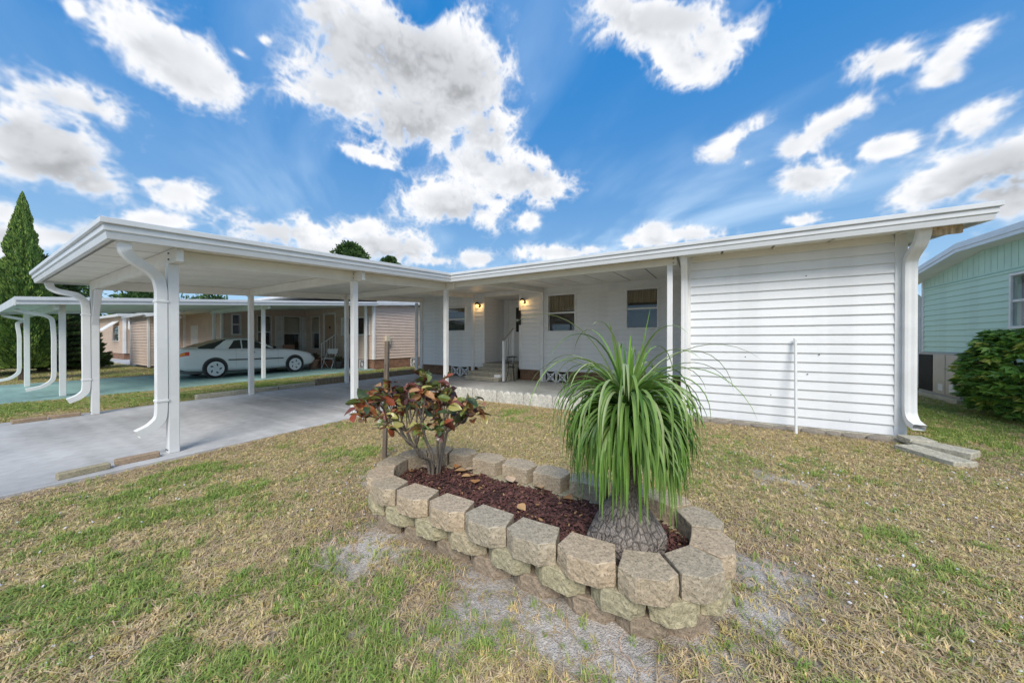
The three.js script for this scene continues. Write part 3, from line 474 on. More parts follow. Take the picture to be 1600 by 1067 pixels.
// ---------- rough concrete blocks ----------
function blockShape(seed, w, wi, d, h, face) {   // plan: narrow at the back, three-faceted split face in front (+z)
  const c = [[-wi / 2, -d / 2], [wi / 2, -d / 2], [w / 2, d * 0.2], [w * 0.25, d / 2], [-w * 0.25, d / 2], [-w / 2, d * 0.2]], out = [];
  for (let i = 0; i < 6; i++) { const [a, b] = c[i], [e, f] = c[(i + 1) % 6], rough = i >= 2 && i <= 4, k = rough ? (i === 3 ? 9 : 6) : 2, L = Math.hypot(e - a, f - b); for (let j = 0; j < k; j++) out.push([mix(a, e, j / k), mix(b, f, j / k), rough || (i === 5 && j === 0) ? 1 : 0, (f - b) / L, -(e - a) / L]); }
  const lev = [0, 0.1, 0.22, 0.36, 0.5, 0.64, 0.78, 0.9, 0.97, 1], n = lev.length, P = lev.map((t) => out.map(([x, z, rough, nx, nz]) => {
    const q = rough ? (fbm(x * 42 + seed * 9.7, t * h * 42 + seed, z * 42, 4) - 0.5) * 2 * face * (t > 0.96 ? 0.45 : 1) + (t < 0.96 ? face * 0.35 * Math.sin(Math.PI * Math.min(1, t * 1.1)) : 0) : (n3(x * 20 + seed, t * 4, z * 20) - 0.5) * 0.003, in_ = t === 1 ? 0.004 : 0, k = 1 - in_ / 0.1;
    return [x * k + nx * q, t * h + (t === 1 ? (n3(x * 14 + seed, 4, z * 14) - 0.5) * 0.003 : 0), z * k + nz * q];
  }));
  const q = [], m = out.length;
  for (let l = 0; l < n - 1; l++) for (let i = 0; i < m; i++) q.push([P[l][i], P[l][(i + 1) % m], P[l + 1][(i + 1) % m], P[l + 1][i]]);
  for (let i = 0; i < m; i++) q.push([[0, h + 0.0005, 0], P[n - 1][i], P[n - 1][(i + 1) % m], P[n - 1][(i + 1) % m]]);
  return prep(quads(q));
}
const planter = thing('stone_planter', 'oval raised planter of stacked tan retaining wall blocks', 'planter');
{
  const r = rng(17), cx0 = -1.74, cx1 = -0.31, cz = -1.84, Rout = 0.46, len = cx1 - cx0, per = 2 * len + 2 * Math.PI * Rout;
  const tops = [0, 1, 2, 3, 4, 5].map((i) => blockShape(i + 1, 0.262, 0.21, 0.18, 0.105, 0.007)), lows = [0, 1, 2, 3, 4, 5].map((i) => blockShape(i + 11, 0.256, 0.2, 0.18, 0.1, 0.009));
  const topsC = [0, 1, 2].map((i) => blockShape(i + 21, 0.236, 0.155, 0.18, 0.105, 0.007)), lowsC = [0, 1, 2].map((i) => blockShape(i + 31, 0.228, 0.145, 0.18, 0.1, 0.009));
  const mk = (c) => std(c, 0.93, { map: rep(T.stone, 2.2), bumpMap: rep(T.splitB, 2.4), bumpScale: 0.006 });
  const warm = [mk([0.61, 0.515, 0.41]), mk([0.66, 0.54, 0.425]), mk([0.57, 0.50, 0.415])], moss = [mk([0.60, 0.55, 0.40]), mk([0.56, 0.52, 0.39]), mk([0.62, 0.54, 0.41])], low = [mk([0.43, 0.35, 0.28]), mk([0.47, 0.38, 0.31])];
  const at = (s, R) => {   // along the outer line, counter-clockwise from the front-left end of the straight
    s = ((s % per) + per) % per; const arc = Math.PI * Rout;
    if (s < len) return [cx0 + s, cz + R, 0];
    if (s < len + arc) { const t = (s - len) / Rout; return [cx1 + Math.sin(t) * R, cz + Math.cos(t) * R, t]; }
    if (s < 2 * len + arc) return [cx1 - (s - len - arc), cz - R, Math.PI];
    const t = (s - 2 * len - arc) / Rout + Math.PI; return [cx0 + Math.sin(t) * R, cz + Math.cos(t) * R, t];
  };
  const n = 21, step = per / n;
  for (let c = 0; c < 3; c++) for (let i = 0; i < n; i++) {
    const inset = [0.055, 0.02, 0][c], [x, z, t] = at(i * step + (c % 2 ? 0.07 : 0.07 + step / 2), Rout - 0.09 - inset);
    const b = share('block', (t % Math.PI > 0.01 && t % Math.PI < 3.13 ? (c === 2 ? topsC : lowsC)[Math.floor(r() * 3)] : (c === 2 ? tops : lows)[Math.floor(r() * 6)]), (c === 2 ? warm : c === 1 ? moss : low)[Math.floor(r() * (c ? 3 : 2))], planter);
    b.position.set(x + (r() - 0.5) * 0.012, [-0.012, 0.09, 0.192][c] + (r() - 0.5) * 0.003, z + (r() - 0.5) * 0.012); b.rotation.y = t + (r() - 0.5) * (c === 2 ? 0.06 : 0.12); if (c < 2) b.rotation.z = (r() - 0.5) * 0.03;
  }
  // soil and bark mulch
  const q = [], K = 40, pt = (k, f) => { const [x, z] = at(k / K * per, (Rout - 0.13) * f); return [mix(-1.02, x, 1) * 1, 0.155 + 0.03 * (1 - f) + (n3(x * 7, 3, z * 7) - 0.5) * 0.02, z]; };
  for (let k = 0; k < K; k++) for (let f = 0; f < 4; f++) q.push([pt(k, f / 4), pt(k + 1, f / 4), pt(k + 1, (f + 1) / 4), pt(k, (f + 1) / 4)]);
  obj('soil', quads(q), std([0.085, 0.045, 0.035], 0.98, { map: rep(T.earth, 2) }), planter);
  const chip = prep(prismXY([[-0.5, -0.18], [0.1, -0.24], [0.5, -0.06], [0.42, 0.16], [-0.1, 0.22], [-0.48, 0.12]], -0.09, 0.09));
  const N = 6500, im = new THREE.InstancedMesh(chip, std([1, 1, 1], 0.9), N), o = new THREE.Object3D(), col = new THREE.Color();
  for (let i = 0; i < N; i++) {
    const s = r() * per, f = Math.sqrt(r()), [x, z] = at(s, (Rout - 0.165) * f), X = r() < 0.5 ? x : mix(cx0, cx1, r()), Z = X === x ? z : cz + (r() * 2 - 1) * (Rout - 0.175);
    o.position.set(X, 0.165 + 0.014 * r() + 0.03 * (1 - Math.abs(Z - cz) / 0.4), Z); o.rotation.set((r() - 0.5) * 1.3 + Math.PI / 2, (r() - 0.5) * 1.1, r() * 6.3); const l = 0.014 + 0.026 * r() * r(); o.scale.set(l, l * (0.7 + r() * 0.5), l * (0.5 + 0.5 * r())); o.updateMatrix(); im.setMatrixAt(i, o.matrix);
    const k = 0.55 + r() * 0.9; col.setRGB(0.115 * k, 0.048 * k, 0.040 * k); if (r() < 0.03) col.setRGB(0.38, 0.22, 0.1); im.setColorAt(i, col);
  }
  im.name = 'bark_mulch'; im.userData = { kind: 'stuff', label: 'dark red bark mulch filling the stone planter', category: 'mulch' }; im.castShadow = im.receiveShadow = true; scene.add(im);
  // fallen leaves on the mulch and lawn
  const lg = (() => { const q = []; for (let i = 0; i < 5; i++) { const a = i / 5, b = (i + 1) / 5, w = (t) => 0.42 * Math.sin(Math.PI * Math.pow(t, 0.8)) ; q.push([[a - 0.5, 0.12 * Math.sin(a * 3), -w(a)], [b - 0.5, 0.12 * Math.sin(b * 3), -w(b)], [b - 0.5, 0.02, 0], [a - 0.5, 0.02, 0]], [[a - 0.5, 0.02, 0], [b - 0.5, 0.02, 0], [b - 0.5, 0.15 * Math.sin(b * 3), w(b)], [a - 0.5, 0.15 * Math.sin(a * 3), w(a)]]); } return prep(quads(q)); })();
  const lm = [std([0.50, 0.30, 0.14], 0.8), std([0.46, 0.22, 0.08], 0.8), std([0.55, 0.42, 0.30], 0.85)];
  const spots = [[-1.66, -2.06], [-1.72, -2.1], [-1.6, -2.12], [-1.5, -2.02], [-1.98, -1.86], [-1.94, -1.95], [-1.55, -2.0], [-1.42, -1.94], [-1.9, -2.02], [-0.95, -1.78], [-0.75, -2.06], [-1.22, -2.1], [-0.98, -2.1]];
  spots.forEach(([x, z], i) => { const l = share('fallen_leaf', lg, lm[i % 3], scene); l.name = numbered('fallen_leaf'); l.position.set(x, 0.2 + 0.012 * (i % 2), z); l.rotation.set((r() - 0.5) * 0.5, r() * 6, (r() - 0.5) * 0.5); l.scale.setScalar(0.07 + 0.03 * r()); tag(l, 'curled brown dead leaf lying on the bark mulch', 'leaf', 'dead leaves on the mulch'); });
}

// ---------- ponytail palm ----------
{
  const r = rng(29), palm = thing('ponytail_palm', 'ponytail palm with swollen grey base and drooping strap leaves', 'palm', [-0.33, 0.17, -1.8]);
  // swollen base
  const q = [], K = 28, prof = [[0.15, -0.06], [0.185, -0.02], [0.195, 0.035], [0.18, 0.09], [0.15, 0.14], [0.118, 0.185], [0.088, 0.215], [0.062, 0.25], [0.052, 0.4], [0.05, 0.72]];
  const P = (k, j) => { const t = k / K * 2 * Math.PI, [R, y] = prof[j], n = 1 + (n3(Math.cos(t) * 2 + 5, y * 9, Math.sin(t) * 2) - 0.5) * 0.22; return [Math.cos(t) * R * n, y, Math.sin(t) * R * n]; };
  for (let j = 0; j < prof.length - 1; j++) for (let k = 0; k < K; k++) q.push([P(k, j), P(k + 1, j), P(k + 1, j + 1), P(k, j + 1)]);
  const g = quads(q); { const u = []; for (let j = 0; j < prof.length - 1; j++) for (let k = 0; k < K; k++) { const a = [k / K * 3, prof[j][1] * 2.4], b = [(k + 1) / K * 3, prof[j][1] * 2.4], c = [(k + 1) / K * 3, prof[j + 1][1] * 2.4], d = [k / K * 3, prof[j + 1][1] * 2.4]; u.push(...a, ...b, ...c, ...a, ...c, ...d); } g.setAttribute('uv', new THREE.Float32BufferAttribute(u, 2)); g.userData.keepUV = true; }
  obj('trunk', g, std([0.50, 0.44, 0.39], 0.9, { map: T.bark, bumpMap: T.barkB, bumpScale: 0.012 }), palm);
  // strap leaves
  const leafM = [[0.14, 0.27, 0.04], [0.19, 0.34, 0.06], [0.26, 0.40, 0.10], [0.09, 0.20, 0.03], [0.38, 0.46, 0.21], [0.22, 0.42, 0.045]].map((c) => new THREE.MeshPhysicalMaterial({ color: new THREE.Color().setRGB(...c), roughness: 0.48, transmission: 0.28, thickness: 0, side: THREE.DoubleSide }));
  const dead = std([0.42, 0.30, 0.13], 0.9);
  function strap(az, el, len, w, droop, mat, y0, wander, into) {
    const n = 13, pts = []; let p = V(Math.cos(az) * 0.03, y0, Math.sin(az) * 0.03), e = el, a = az; const ds = len / n;
    for (let i = 0; i <= n; i++) { pts.push([p.clone(), e, a]); p = p.clone().add(V(Math.cos(a) * Math.cos(e), Math.sin(e), Math.sin(a) * Math.cos(e)).multiplyScalar(ds)); e = Math.max(-1.5, e - droop * ds * (0.6 + 1.2 * i / n) * (Math.cos(e) * 0.75 + 0.25)); a += wander * ds; }
    const q = [], L = (i) => { const [c, ee, aa] = pts[i], t = i / n, hw = w * 0.5 * Math.min(1, 0.75 + t * 1.2) * Math.pow(Math.max(0, 1 - t), 0.55), s = V(-Math.sin(aa), 0, Math.cos(aa)), up = V(-Math.cos(aa) * Math.sin(ee), Math.cos(ee), -Math.sin(aa) * Math.sin(ee)); return [c.clone().addScaledVector(s, -hw).addScaledVector(up, hw * 0.5).toArray(), c.clone().addScaledVector(up, -hw * 0.15).toArray(), c.clone().addScaledVector(s, hw).addScaledVector(up, hw * 0.5).toArray()]; };
    for (let i = 0; i < n; i++) { const A = L(i), B = L(i + 1); q.push([A[0], A[1], B[1], B[0]], [A[1], A[2], B[2], B[1]]); }
    if (into) into.push(quads(q)); else obj('leaf', quads(q), mat, palm);
  }
  const pick = (k) => leafM[k[Math.floor(r() * k.length)]];
  for (let i = 0; i < 290; i++) {
    const az = i * 2.39996 + (r() - 0.5) * 0.4, u = r();
    if (i < 14) strap(az, 1.2 + (i < 3 ? 0.2 : r() * 0.32), i > 2 ? 0.24 + r() * 0.14 : 0.5 - i * 0.07, 0.03, i ? 0.3 : 0.02, pick([5, 1, 2]), 0.76, 0);
    else if (i < 30) strap(az, 0.85 + r() * 0.4, 0.62 + r() * 0.3, 0.016, 2.4 + r() * 1.2, pick([1, 2, 4, 3]), 0.76, (r() - 0.5) * 0.6);
    else if (i < 120) strap(az, 0.7 + r() * 0.6, 0.46 + r() * 0.15, 0.023, 5.4 + r() * 2.6, pick([1, 2, 4, 0, 2, 4]), 0.74, (r() - 0.5) * 0.7);
    else if (i < 280) strap(az, 0.2 + r() * 0.75, 0.38 + r() * 0.14, 0.025, 5.8 + r() * 3.4, pick([0, 1, 1, 2, 3, 2]), 0.6 + r() * 0.14, (r() - 0.5) * 0.8);
    else strap(az, -0.3, 0.24 + r() * 0.06, 0.015, 7, dead, 0.5, 0.3);
  }
  // the crowded inner blades of the skirt, too many to tell apart
  for (const m of [0, 1, 2]) { const inner = []; for (let i = 0; i < 170; i++) strap(r() * 6.283, 0.1 + r() * 0.9, 0.32 + r() * 0.18, 0.021, 6 + r() * 4, null, 0.5 + r() * 0.18, (r() - 0.5) * 0.8, inner); obj('inner_leaves', inner, leafM[m], palm).userData.kind = 'stuff'; }
}
// ---------- croton ----------
{
  const r = rng(53), cr = thing('croton_shrub', 'croton shrub with maroon, green and yellow leaves on bare stems', 'shrub', [-1.82, 0.2, -1.93]);
  const bark = std([0.34, 0.29, 0.24], 0.95, { map: rep(T.wood, 4), bumpMap: rep(T.barkB, 6), bumpScale: 0.004 });
  const lm = [[0.05, 0.018, 0.014], [0.09, 0.03, 0.02], [0.05, 0.08, 0.022], [0.18, 0.22, 0.05], [0.40, 0.36, 0.10], [0.32, 0.075, 0.03], [0.46, 0.24, 0.10], [0.36, 0.13, 0.05], [0.10, 0.13, 0.03], [0.17, 0.045, 0.028]].map((c) => new THREE.MeshPhysicalMaterial({ color: new THREE.Color().setRGB(...c), roughness: 0.3, transmission: 0.12, thickness: 0, side: THREE.DoubleSide, clearcoat: 0.25, clearcoatRoughness: 0.3 }));
  const shapes = [0, 1, 2, 3].map((v) => { const q = [], n = 7, C = (t) => [t, -0.16 * t * t * (1 + v * 0.35) , 0], w = (t) => (0.25 + 0.05 * (v % 2)) * Math.pow(Math.sin(Math.PI * Math.min(1, 0.04 + t * 0.95)), 0.8); for (let i = 0; i < n; i++) { const a = i / n, b = (i + 1) / n, [ax, ay] = C(a), [b2, by] = C(b), wa = i ? w(a) : 0.015, wb = i < n - 1 ? w(b) : 0.004, wv = (t) => 0.03 * Math.sin(t * 9 + v); q.push([[ax, ay + wa * 0.45 + wv(a), -wa], [b2, by + wb * 0.45 + wv(b), -wb], [b2, by, 0], [ax, ay, 0]], [[ax, ay, 0], [b2, by, 0], [b2, by + wb * 0.45 - wv(b), wb], [ax, ay + wa * 0.45 - wv(a), wa]]); } const g = quads(q); return prep(g); });
  // bare stems fork from the foot to leafy tips in a flat-topped crown
  const nodes = [], stemTube = (pts, ra, n = 8) => obj('stem', tube(pts, ra, n, 6), bark, cr);
  for (let k = 0; k < 7; k++) { const t = k * 0.898 + 0.3, R = 0.13 + r() * 0.09, y = 0.27 + r() * 0.09, q = [Math.cos(t) * R * 1.25 - 0.05, y, Math.sin(t) * R + 0.03]; nodes.push(q); stemTube([[Math.cos(t) * 0.035, -0.06, Math.sin(t) * 0.03], [Math.cos(t) * 0.06, 0.1, Math.sin(t) * 0.05], [q[0] * 0.8, y * 0.7, q[2] * 0.8], q], 0.009 + r() * 0.004); }
  let n = 0; const crowd = [];
  for (let i = 0; i < 42; i++) {
    const t = i * 2.39996, R = Math.sqrt((i + 0.5) / 42), sx = Math.cos(t) * R * 0.52 - 0.11, sz = Math.sin(t) * R * 0.42 + 0.06, y = 0.5 + 0.2 * (1 - R * R * 0.8) + (r() - 0.5) * 0.2;
    let best = nodes[0]; for (const q of nodes) if (Math.hypot(q[0] - sx, q[2] - sz) < Math.hypot(best[0] - sx, best[2] - sz)) best = q;
    const P = V(sx, y, sz), mid = [mix(best[0], sx, 0.55), mix(best[1], y, 0.38) + 0.01, mix(best[2], sz, 0.55)];
    stemTube([best, mid, [mix(mid[0], sx, 0.7), mix(mid[1], y, 0.6), mix(mid[2], sz, 0.7)], P.toArray()], 0.0045 + r() * 0.0018, 7);
    for (let k = 0; k < 7 && n < 296; k++, n++) {
      const a = k * 2.4 + r() * 0.7, el = -0.75 + r() * 1.5, L = 0.07 + r() * 0.045, dir = V(Math.cos(a) * Math.cos(el), Math.sin(el), Math.sin(a) * Math.cos(el));
      const m = share('leaf', shapes[Math.floor(r() * 4)], lm[Math.floor(r() * 10)], cr);
      m.position.set(P.x + (r() - 0.5) * 0.05, P.y - 0.09 * r(), P.z + (r() - 0.5) * 0.05); m.quaternion.setFromUnitVectors(V(1, 0, 0), dir); m.rotateX((r() - 0.5) * 2.2); m.scale.setScalar(L);
    }
    for (let k = 0; k < 5; k++) {   // smaller leaves crowded inside each whorl
      const a = r() * 6.283, el = -0.9 + r() * 2, g = shapes[k % 4].clone(), o = new THREE.Object3D(), c = Math.floor(r() * 10);
      o.position.set(P.x + (r() - 0.5) * 0.08, P.y - 0.02 - 0.1 * r(), P.z + (r() - 0.5) * 0.08); o.quaternion.setFromUnitVectors(V(1, 0, 0), V(Math.cos(a) * Math.cos(el), Math.sin(el), Math.sin(a) * Math.cos(el))); o.rotateX((r() - 0.5) * 2.4); o.scale.setScalar(0.06 + r() * 0.045); o.updateMatrix(); g.applyMatrix4(o.matrix); (crowd[c] ??= []).push(g);
    }
  }
  crowd.forEach((g, c) => { obj('small_leaves', g, lm[c], cr).userData.kind = 'stuff'; });
}
// ---------- stake, pole, loose bricks, splash blocks, kerbs ----------
{
  const s = tag(obj('wooden_stake', (() => { const g = rb(-0.021, 0.021, -0.1, 1.24, -0.018, 0.018, 0.004); const p = g.attributes.position; for (let i = 0; i < p.count; i++) { const y = p.getY(i); p.setX(i, p.getX(i) + (n3(y * 9, 1, p.getX(i) * 30) - 0.5) * 0.006); } return g; })(), std([0.27, 0.215, 0.17], 0.95, { map: rep(T.wood, 3, 1), bumpMap: rep(T.grain, 1), bumpScale: 0.003 })), 'weathered grey wooden stake standing in the lawn behind the croton', 'stake'); s.position.set(-2.86, 0, -2.3); s.rotation.set(0.02, 0.3, -0.045);
  const p = thing('plastic_pole', 'thin white plastic pole leaning against the storage room wall', 'pole', [1.12, 0, -5.6]);
  obj('tube', bar([0, 0, 0], [0.04, 1.27, -0.26], 0.017, 12), M.white, p); obj('cap', lathe([[0, 1.27], [0.021, 1.268], [0.021, 1.22], [0.018, 1.22]], 12).translate(0.038, 0, -0.255), M.white, p);
  const bm = [std([0.50, 0.38, 0.29], 0.92, { map: rep(T.stone, 3), bumpMap: rep(T.stoneB, 3), bumpScale: 0.004 }), std([0.52, 0.47, 0.36], 0.92, { map: rep(T.stone, 3), bumpMap: rep(T.stoneB, 3), bumpScale: 0.004 })];
  const L = [[-4.9, -0.66, 0.05, 1, 'loose tan edging brick at the street end beside the near post'], [-4.95, -1.0, -0.06, 0, 'loose reddish edging brick butting the near carport post'], [-8.72, -0.66, 0.05, 0, 'loose brown edging brick beyond the driveway near the far post'], [-8.74, -0.98, -0.04, 0, 'loose brown brick touching the far carport post']];
  for (const [x, z, t, m, label] of L) { const b = tag(obj('edging_brick', rb(-0.045, 0.045, 0, 0.055, -0.15, 0.15, 0.008), bm[m]), label, 'brick'); b.position.set(x, 0.022, z + 0.02); b.rotation.y = t; }
  const sp = (x, z, t, w, l, y, label) => { const b = tag(obj('concrete_paver', (() => { const g = rb(-w / 2, w / 2, -0.03, 0.045, -l / 2, l / 2, 0.012); return g; })(), M.cement), label, 'paver'); b.position.set(x, y, z); b.rotation.set(0.03, t, -0.02); };
  sp(2.16, -5.22, 0.5, 0.24, 0.52, 0.012, 'long pale concrete paver tilted on the bare soil beyond the downspout');
  sp(2.36, -5.5, 0.9, 0.24, 0.42, 0.035, 'flat concrete paver lying behind the tilted long one'); sp(2.22, -5.68, 0.2, 0.24, 0.2, 0.06, 'small concrete splash block right under the downspout mouth');
  // rough footing stones along the storage wall
  const ft = thing('footing_stones', 'broken line of grey footing stones along the storage room wall', 'stones'), r = rng(8), mm = std([0.42, 0.38, 0.35], 0.95, { map: rep(T.stone, 2), bumpMap: rep(T.stoneB, 2), bumpScale: 0.006 });
  for (let x = -0.05; x < 2.1;) { const w = 0.16 + r() * 0.2, g = new THREE.IcosahedronGeometry(1, 1), q = g.attributes.position; for (let i = 0; i < q.count; i++) { const k = 0.8 + 0.4 * n3(q.getX(i) * 1.7 + x * 5, q.getY(i) * 1.7, q.getZ(i) * 1.7); q.setXYZ(i, q.getX(i) * k, q.getY(i) * k, q.getZ(i) * k); } g.computeVertexNormals(); const s2 = obj('stone', g, mm, ft); s2.position.set(x + w / 2, 0.01, -5.8 + r() * 0.05); s2.scale.set(w * 0.52, 0.045 + r() * 0.02, 0.06 + r() * 0.03); x += w * 0.95; }
  // kerb along the far side of the driveway, concrete then ribbed blocks
  const kb = thing('driveway_kerb', 'low concrete kerb and ribbed block edging along the driveway', 'kerb');
  for (const [a, b] of [[-2.6, -4.1], [-4.12, -5.0]]) obj('kerb_stone', rb(-9.12, -8.98, -0.05, 0.11, b, a, 0.012), M.cement, kb);
  const rg = prep(rb(-0.06, 0.06, -0.05, 0.185, -0.046, 0.046, 0.012)); const rm = std([0.40, 0.34, 0.28], 0.92, { map: rep(T.stone, 2), bumpMap: rep(T.stoneB, 2), bumpScale: 0.003 });
  for (let z = -5.08; z > -8.55; z -= 0.1) share('edging_brick', rg, rm, kb).position.set(-9.04, 0, z);
}

// ---------- the green house ----------
{
  const gh = thing('green_house', 'mint green lap sided house with low gable and white trim', 'house');
  const X = 5.0, Z0 = -12.5, Z1 = -4.5, dg = std([0.36, 0.60, 0.50], 0.55, { map: T.paint });
  wall(gh, [X, 0, Z0], -Math.PI / 2, Z1 - Z0, 0.45, 2.55, [[2.76, 3.74, 1.5, 2.42]], M.green);
  const peak = -10.4, tp = (z) => z < peak ? mix(2.86, 3.22, (z - Z0) / (peak - Z0)) : 3.22 - 0.028 * (z - peak);
  for (let z = Z0; z < Z1 - 0.01; z += 0.16) { const b = z + 0.16; obj('gable_panel', [hexa([[X - 0.012, 2.55, b - 0.008], [X + 0.04, 2.55, b - 0.008], [X + 0.04, 2.55, z + 0.002], [X - 0.012, 2.55, z + 0.002], [X - 0.012, tp(b) - 0.06, b - 0.008], [X + 0.04, tp(b) - 0.06, b - 0.008], [X + 0.04, tp(z) - 0.06, z + 0.002], [X - 0.012, tp(z) - 0.06, z + 0.002]])], M.green, gh); }
  obj('gable_backing', [hexa([[X + 0.04, 2.5, Z1], [X + 0.1, 2.5, Z1], [X + 0.1, 2.5, Z0], [X + 0.04, 2.5, Z0], [X + 0.04, 2.98, Z1], [X + 0.1, 2.98, Z1], [X + 0.1, 2.75, Z0], [X + 0.04, 2.75, Z0]])], dg, gh);
  obj('ledge_trim', rb(X - 0.025, X + 0.02, 2.53, 2.56, Z0, Z1, 0.004), dg, gh);
  const roof = obj('roof', [hexa([[4.62, tp(Z0) - 0.1, -12.78], [12, tp(Z0) - 0.1, -12.78], [12, tp(peak) - 0.06, peak], [4.62, tp(peak) - 0.06, peak], [4.62, tp(Z0) - 0.04, -12.78], [12, tp(Z0) - 0.04, -12.78], [12, tp(peak), peak], [4.62, tp(peak), peak]].map((v, i, a) => a[[3, 2, 1, 0, 7, 6, 5, 4][i]])), hexa([[4.62, tp(Z1) - 0.06, Z1 + 0.3], [12, tp(Z1) - 0.06, Z1 + 0.3], [12, tp(peak) - 0.06, peak], [4.62, tp(peak) - 0.06, peak], [4.62, tp(Z1), Z1 + 0.3], [12, tp(Z1), Z1 + 0.3], [12, tp(peak), peak], [4.62, tp(peak), peak]])], M.roofTop, gh);
  for (const [a, b, ya, yb] of [[-12.8, peak, tp(Z0) - 0.04, tp(peak)], [peak, Z1 + 0.3, tp(peak), tp(Z1)]]) for (const [o, d0, d1] of [[4.60, -0.02, 0.045], [4.575, 0.047, 0.10], [4.59, 0.102, 0.17]])
    obj('rake_board', hexa([[o, yb - d1, b], [4.618 + 0.01 * d1, yb - d1, b], [4.618 + 0.01 * d1, ya - d1, a], [o, ya - d1, a], [o, yb - d0, b], [4.618 + 0.01 * d1, yb - d0, b], [4.618 + 0.01 * d1, ya - d0, a], [o, ya - d0, a]]), M.gutter, roof);
  obj('soffit', [hexa([[4.6, tp(peak) - 0.15, peak], [X, tp(peak) - 0.15, peak], [X, tp(Z0) - 0.17, -12.78], [4.6, tp(Z0) - 0.17, -12.78], [4.6, tp(peak) - 0.13, peak], [X, tp(peak) - 0.13, peak], [X, tp(Z0) - 0.15, -12.78], [4.6, tp(Z0) - 0.15, -12.78]]), hexa([[4.6, tp(Z1) - 0.15, Z1], [X, tp(Z1) - 0.15, Z1], [X, tp(peak) - 0.15, peak], [4.6, tp(peak) - 0.15, peak], [4.6, tp(Z1) - 0.13, Z1], [X, tp(Z1) - 0.13, Z1], [X, tp(peak) - 0.13, peak], [4.6, tp(peak) - 0.13, peak]])], M.soffit, roof);
  obj('corner_board', rb(X - 0.03, X + 0.06, 0.0, 2.74, Z0 - 0.03, Z0 + 0.06), M.trim, gh);
  obj('skirting', bx(X + 0.02, X + 0.1, 0, 0.45, Z0, Z1), dg, gh);
  obj('wall', [bx(X + 0.1, 12, 0, 2.7, Z0, Z0 + 0.1), bx(X + 0.1, 12, 0, 2.7, Z1 - 0.1, Z1)], M.green, gh);
  hungWindow(gh, X - 0.01, 1.96, -9.25, 0.98, 0.92, -Math.PI / 2, { curtain: [-0.45, 0.45], curtainMat: std([0.16, 0.17, 0.19], 0.9) });
  downspout(gh, [[4.72, 2.62, -12.58], [4.78, 2.5, -12.58], [4.93, 2.36, -12.58], [4.95, 2.2, -12.58], [4.95, 1.5, -12.58], [4.95, 0.8, -12.58], [4.95, 0.3, -12.58], [4.9, 0.12, -12.58], [4.78, 0.06, -12.58]], [0, 0, 1], 0.09, 0.07);
  const ac = thing('air_conditioner', 'beige metal air conditioner on a concrete pad beside green house', 'air conditioner', [4.66, 0, -10.4]);
  obj('pad', rb(-0.36, 0.38, -0.05, 0.1, -0.72, 0.72, 0.01), M.cement, ac);
  obj('case', rb(-0.3, 0.32, 0.101, 0.98, -0.66, 0.66, 0.012), M.galv, ac);
  obj('side_panel', [rb(-0.312, -0.299, 0.14, 0.94, 0.28, 0.64, 0.004), rb(-0.312, -0.299, 0.14, 0.94, -0.13, 0.26, 0.004)], std([0.50, 0.46, 0.40], 0.45, { metalness: 0.2, map: T.paint }), ac);
  for (let k = 0; k < 26; k++) obj('fin', bx(-0.315, -0.301, 0.15, 0.93, -0.64 + k * 0.019, -0.632 + k * 0.019), M.black, ac);
  obj('grille', bx(-0.3, -0.295, 0.15, 0.93, -0.645, -0.15), M.liner, ac);
  obj('label_plate', [bx(-0.316, -0.313, 0.2, 0.34, 0.05, 0.2), bx(-0.316, -0.313, 0.2, 0.36, 0.4, 0.56)], std([0.75, 0.75, 0.74], 0.6), ac);
  for (let k = 0; k < 9; k++) obj('slat', bx(-0.28, 0.3, 0.2 + k * 0.08, 0.24 + k * 0.08, 0.662, 0.672), M.black, ac);
}

// ---------- leaf masses ----------
function leaves(n, place, size, r, cols, shape = [1, 0.45]) {   // n small folded leaves; place() gives position, direction and size factor
  const P = [], C = [], a = V(0, 0, 0), s = V(0, 0, 0), u = V(0, 0, 0);
  for (let i = 0; i < n; i++) {
    const [p, d, k = 1, ci] = place(i); a.set(...d).normalize(); s.set(r() - 0.5, r() - 0.5, r() - 0.5).cross(a).normalize(); u.crossVectors(a, s);
    const L = size * k * (0.7 + r() * 0.6) * shape[0], w = L * shape[1], c = cols[ci ?? Math.floor(r() * cols.length)], b = 0.8 + r() * 0.4;
    const o = V(...p), m = o.clone().addScaledVector(a, L * 0.45), e = o.clone().addScaledVector(a, L).addScaledVector(u, -L * 0.12), l = m.clone().addScaledVector(s, w * 0.5).addScaledVector(u, w * 0.18), q = m.clone().addScaledVector(s, -w * 0.5).addScaledVector(u, w * 0.18);
    for (const v of [o, l, e, o, e, q]) { P.push(v.x, v.y, v.z); C.push(c[0] * b, c[1] * b, c[2] * b); }
  }
  const g = new THREE.BufferGeometry(); g.setAttribute('position', new THREE.Float32BufferAttribute(P, 3)); g.setAttribute('color', new THREE.Float32BufferAttribute(C, 3)); g.computeVertexNormals(); return g;
}
const leafMat = new THREE.MeshPhysicalMaterial({ vertexColors: true, roughness: 0.55, transmission: 0.2, thickness: 0, side: THREE.DoubleSide });
const matteLeaf = new THREE.MeshStandardMaterial({ vertexColors: true, roughness: 0.8, side: THREE.DoubleSide });
const trunkMat = std([0.20, 0.15, 0.11], 0.95, { map: rep(T.bark, 1.5), bumpMap: rep(T.barkB, 1.5), bumpScale: 0.02 });
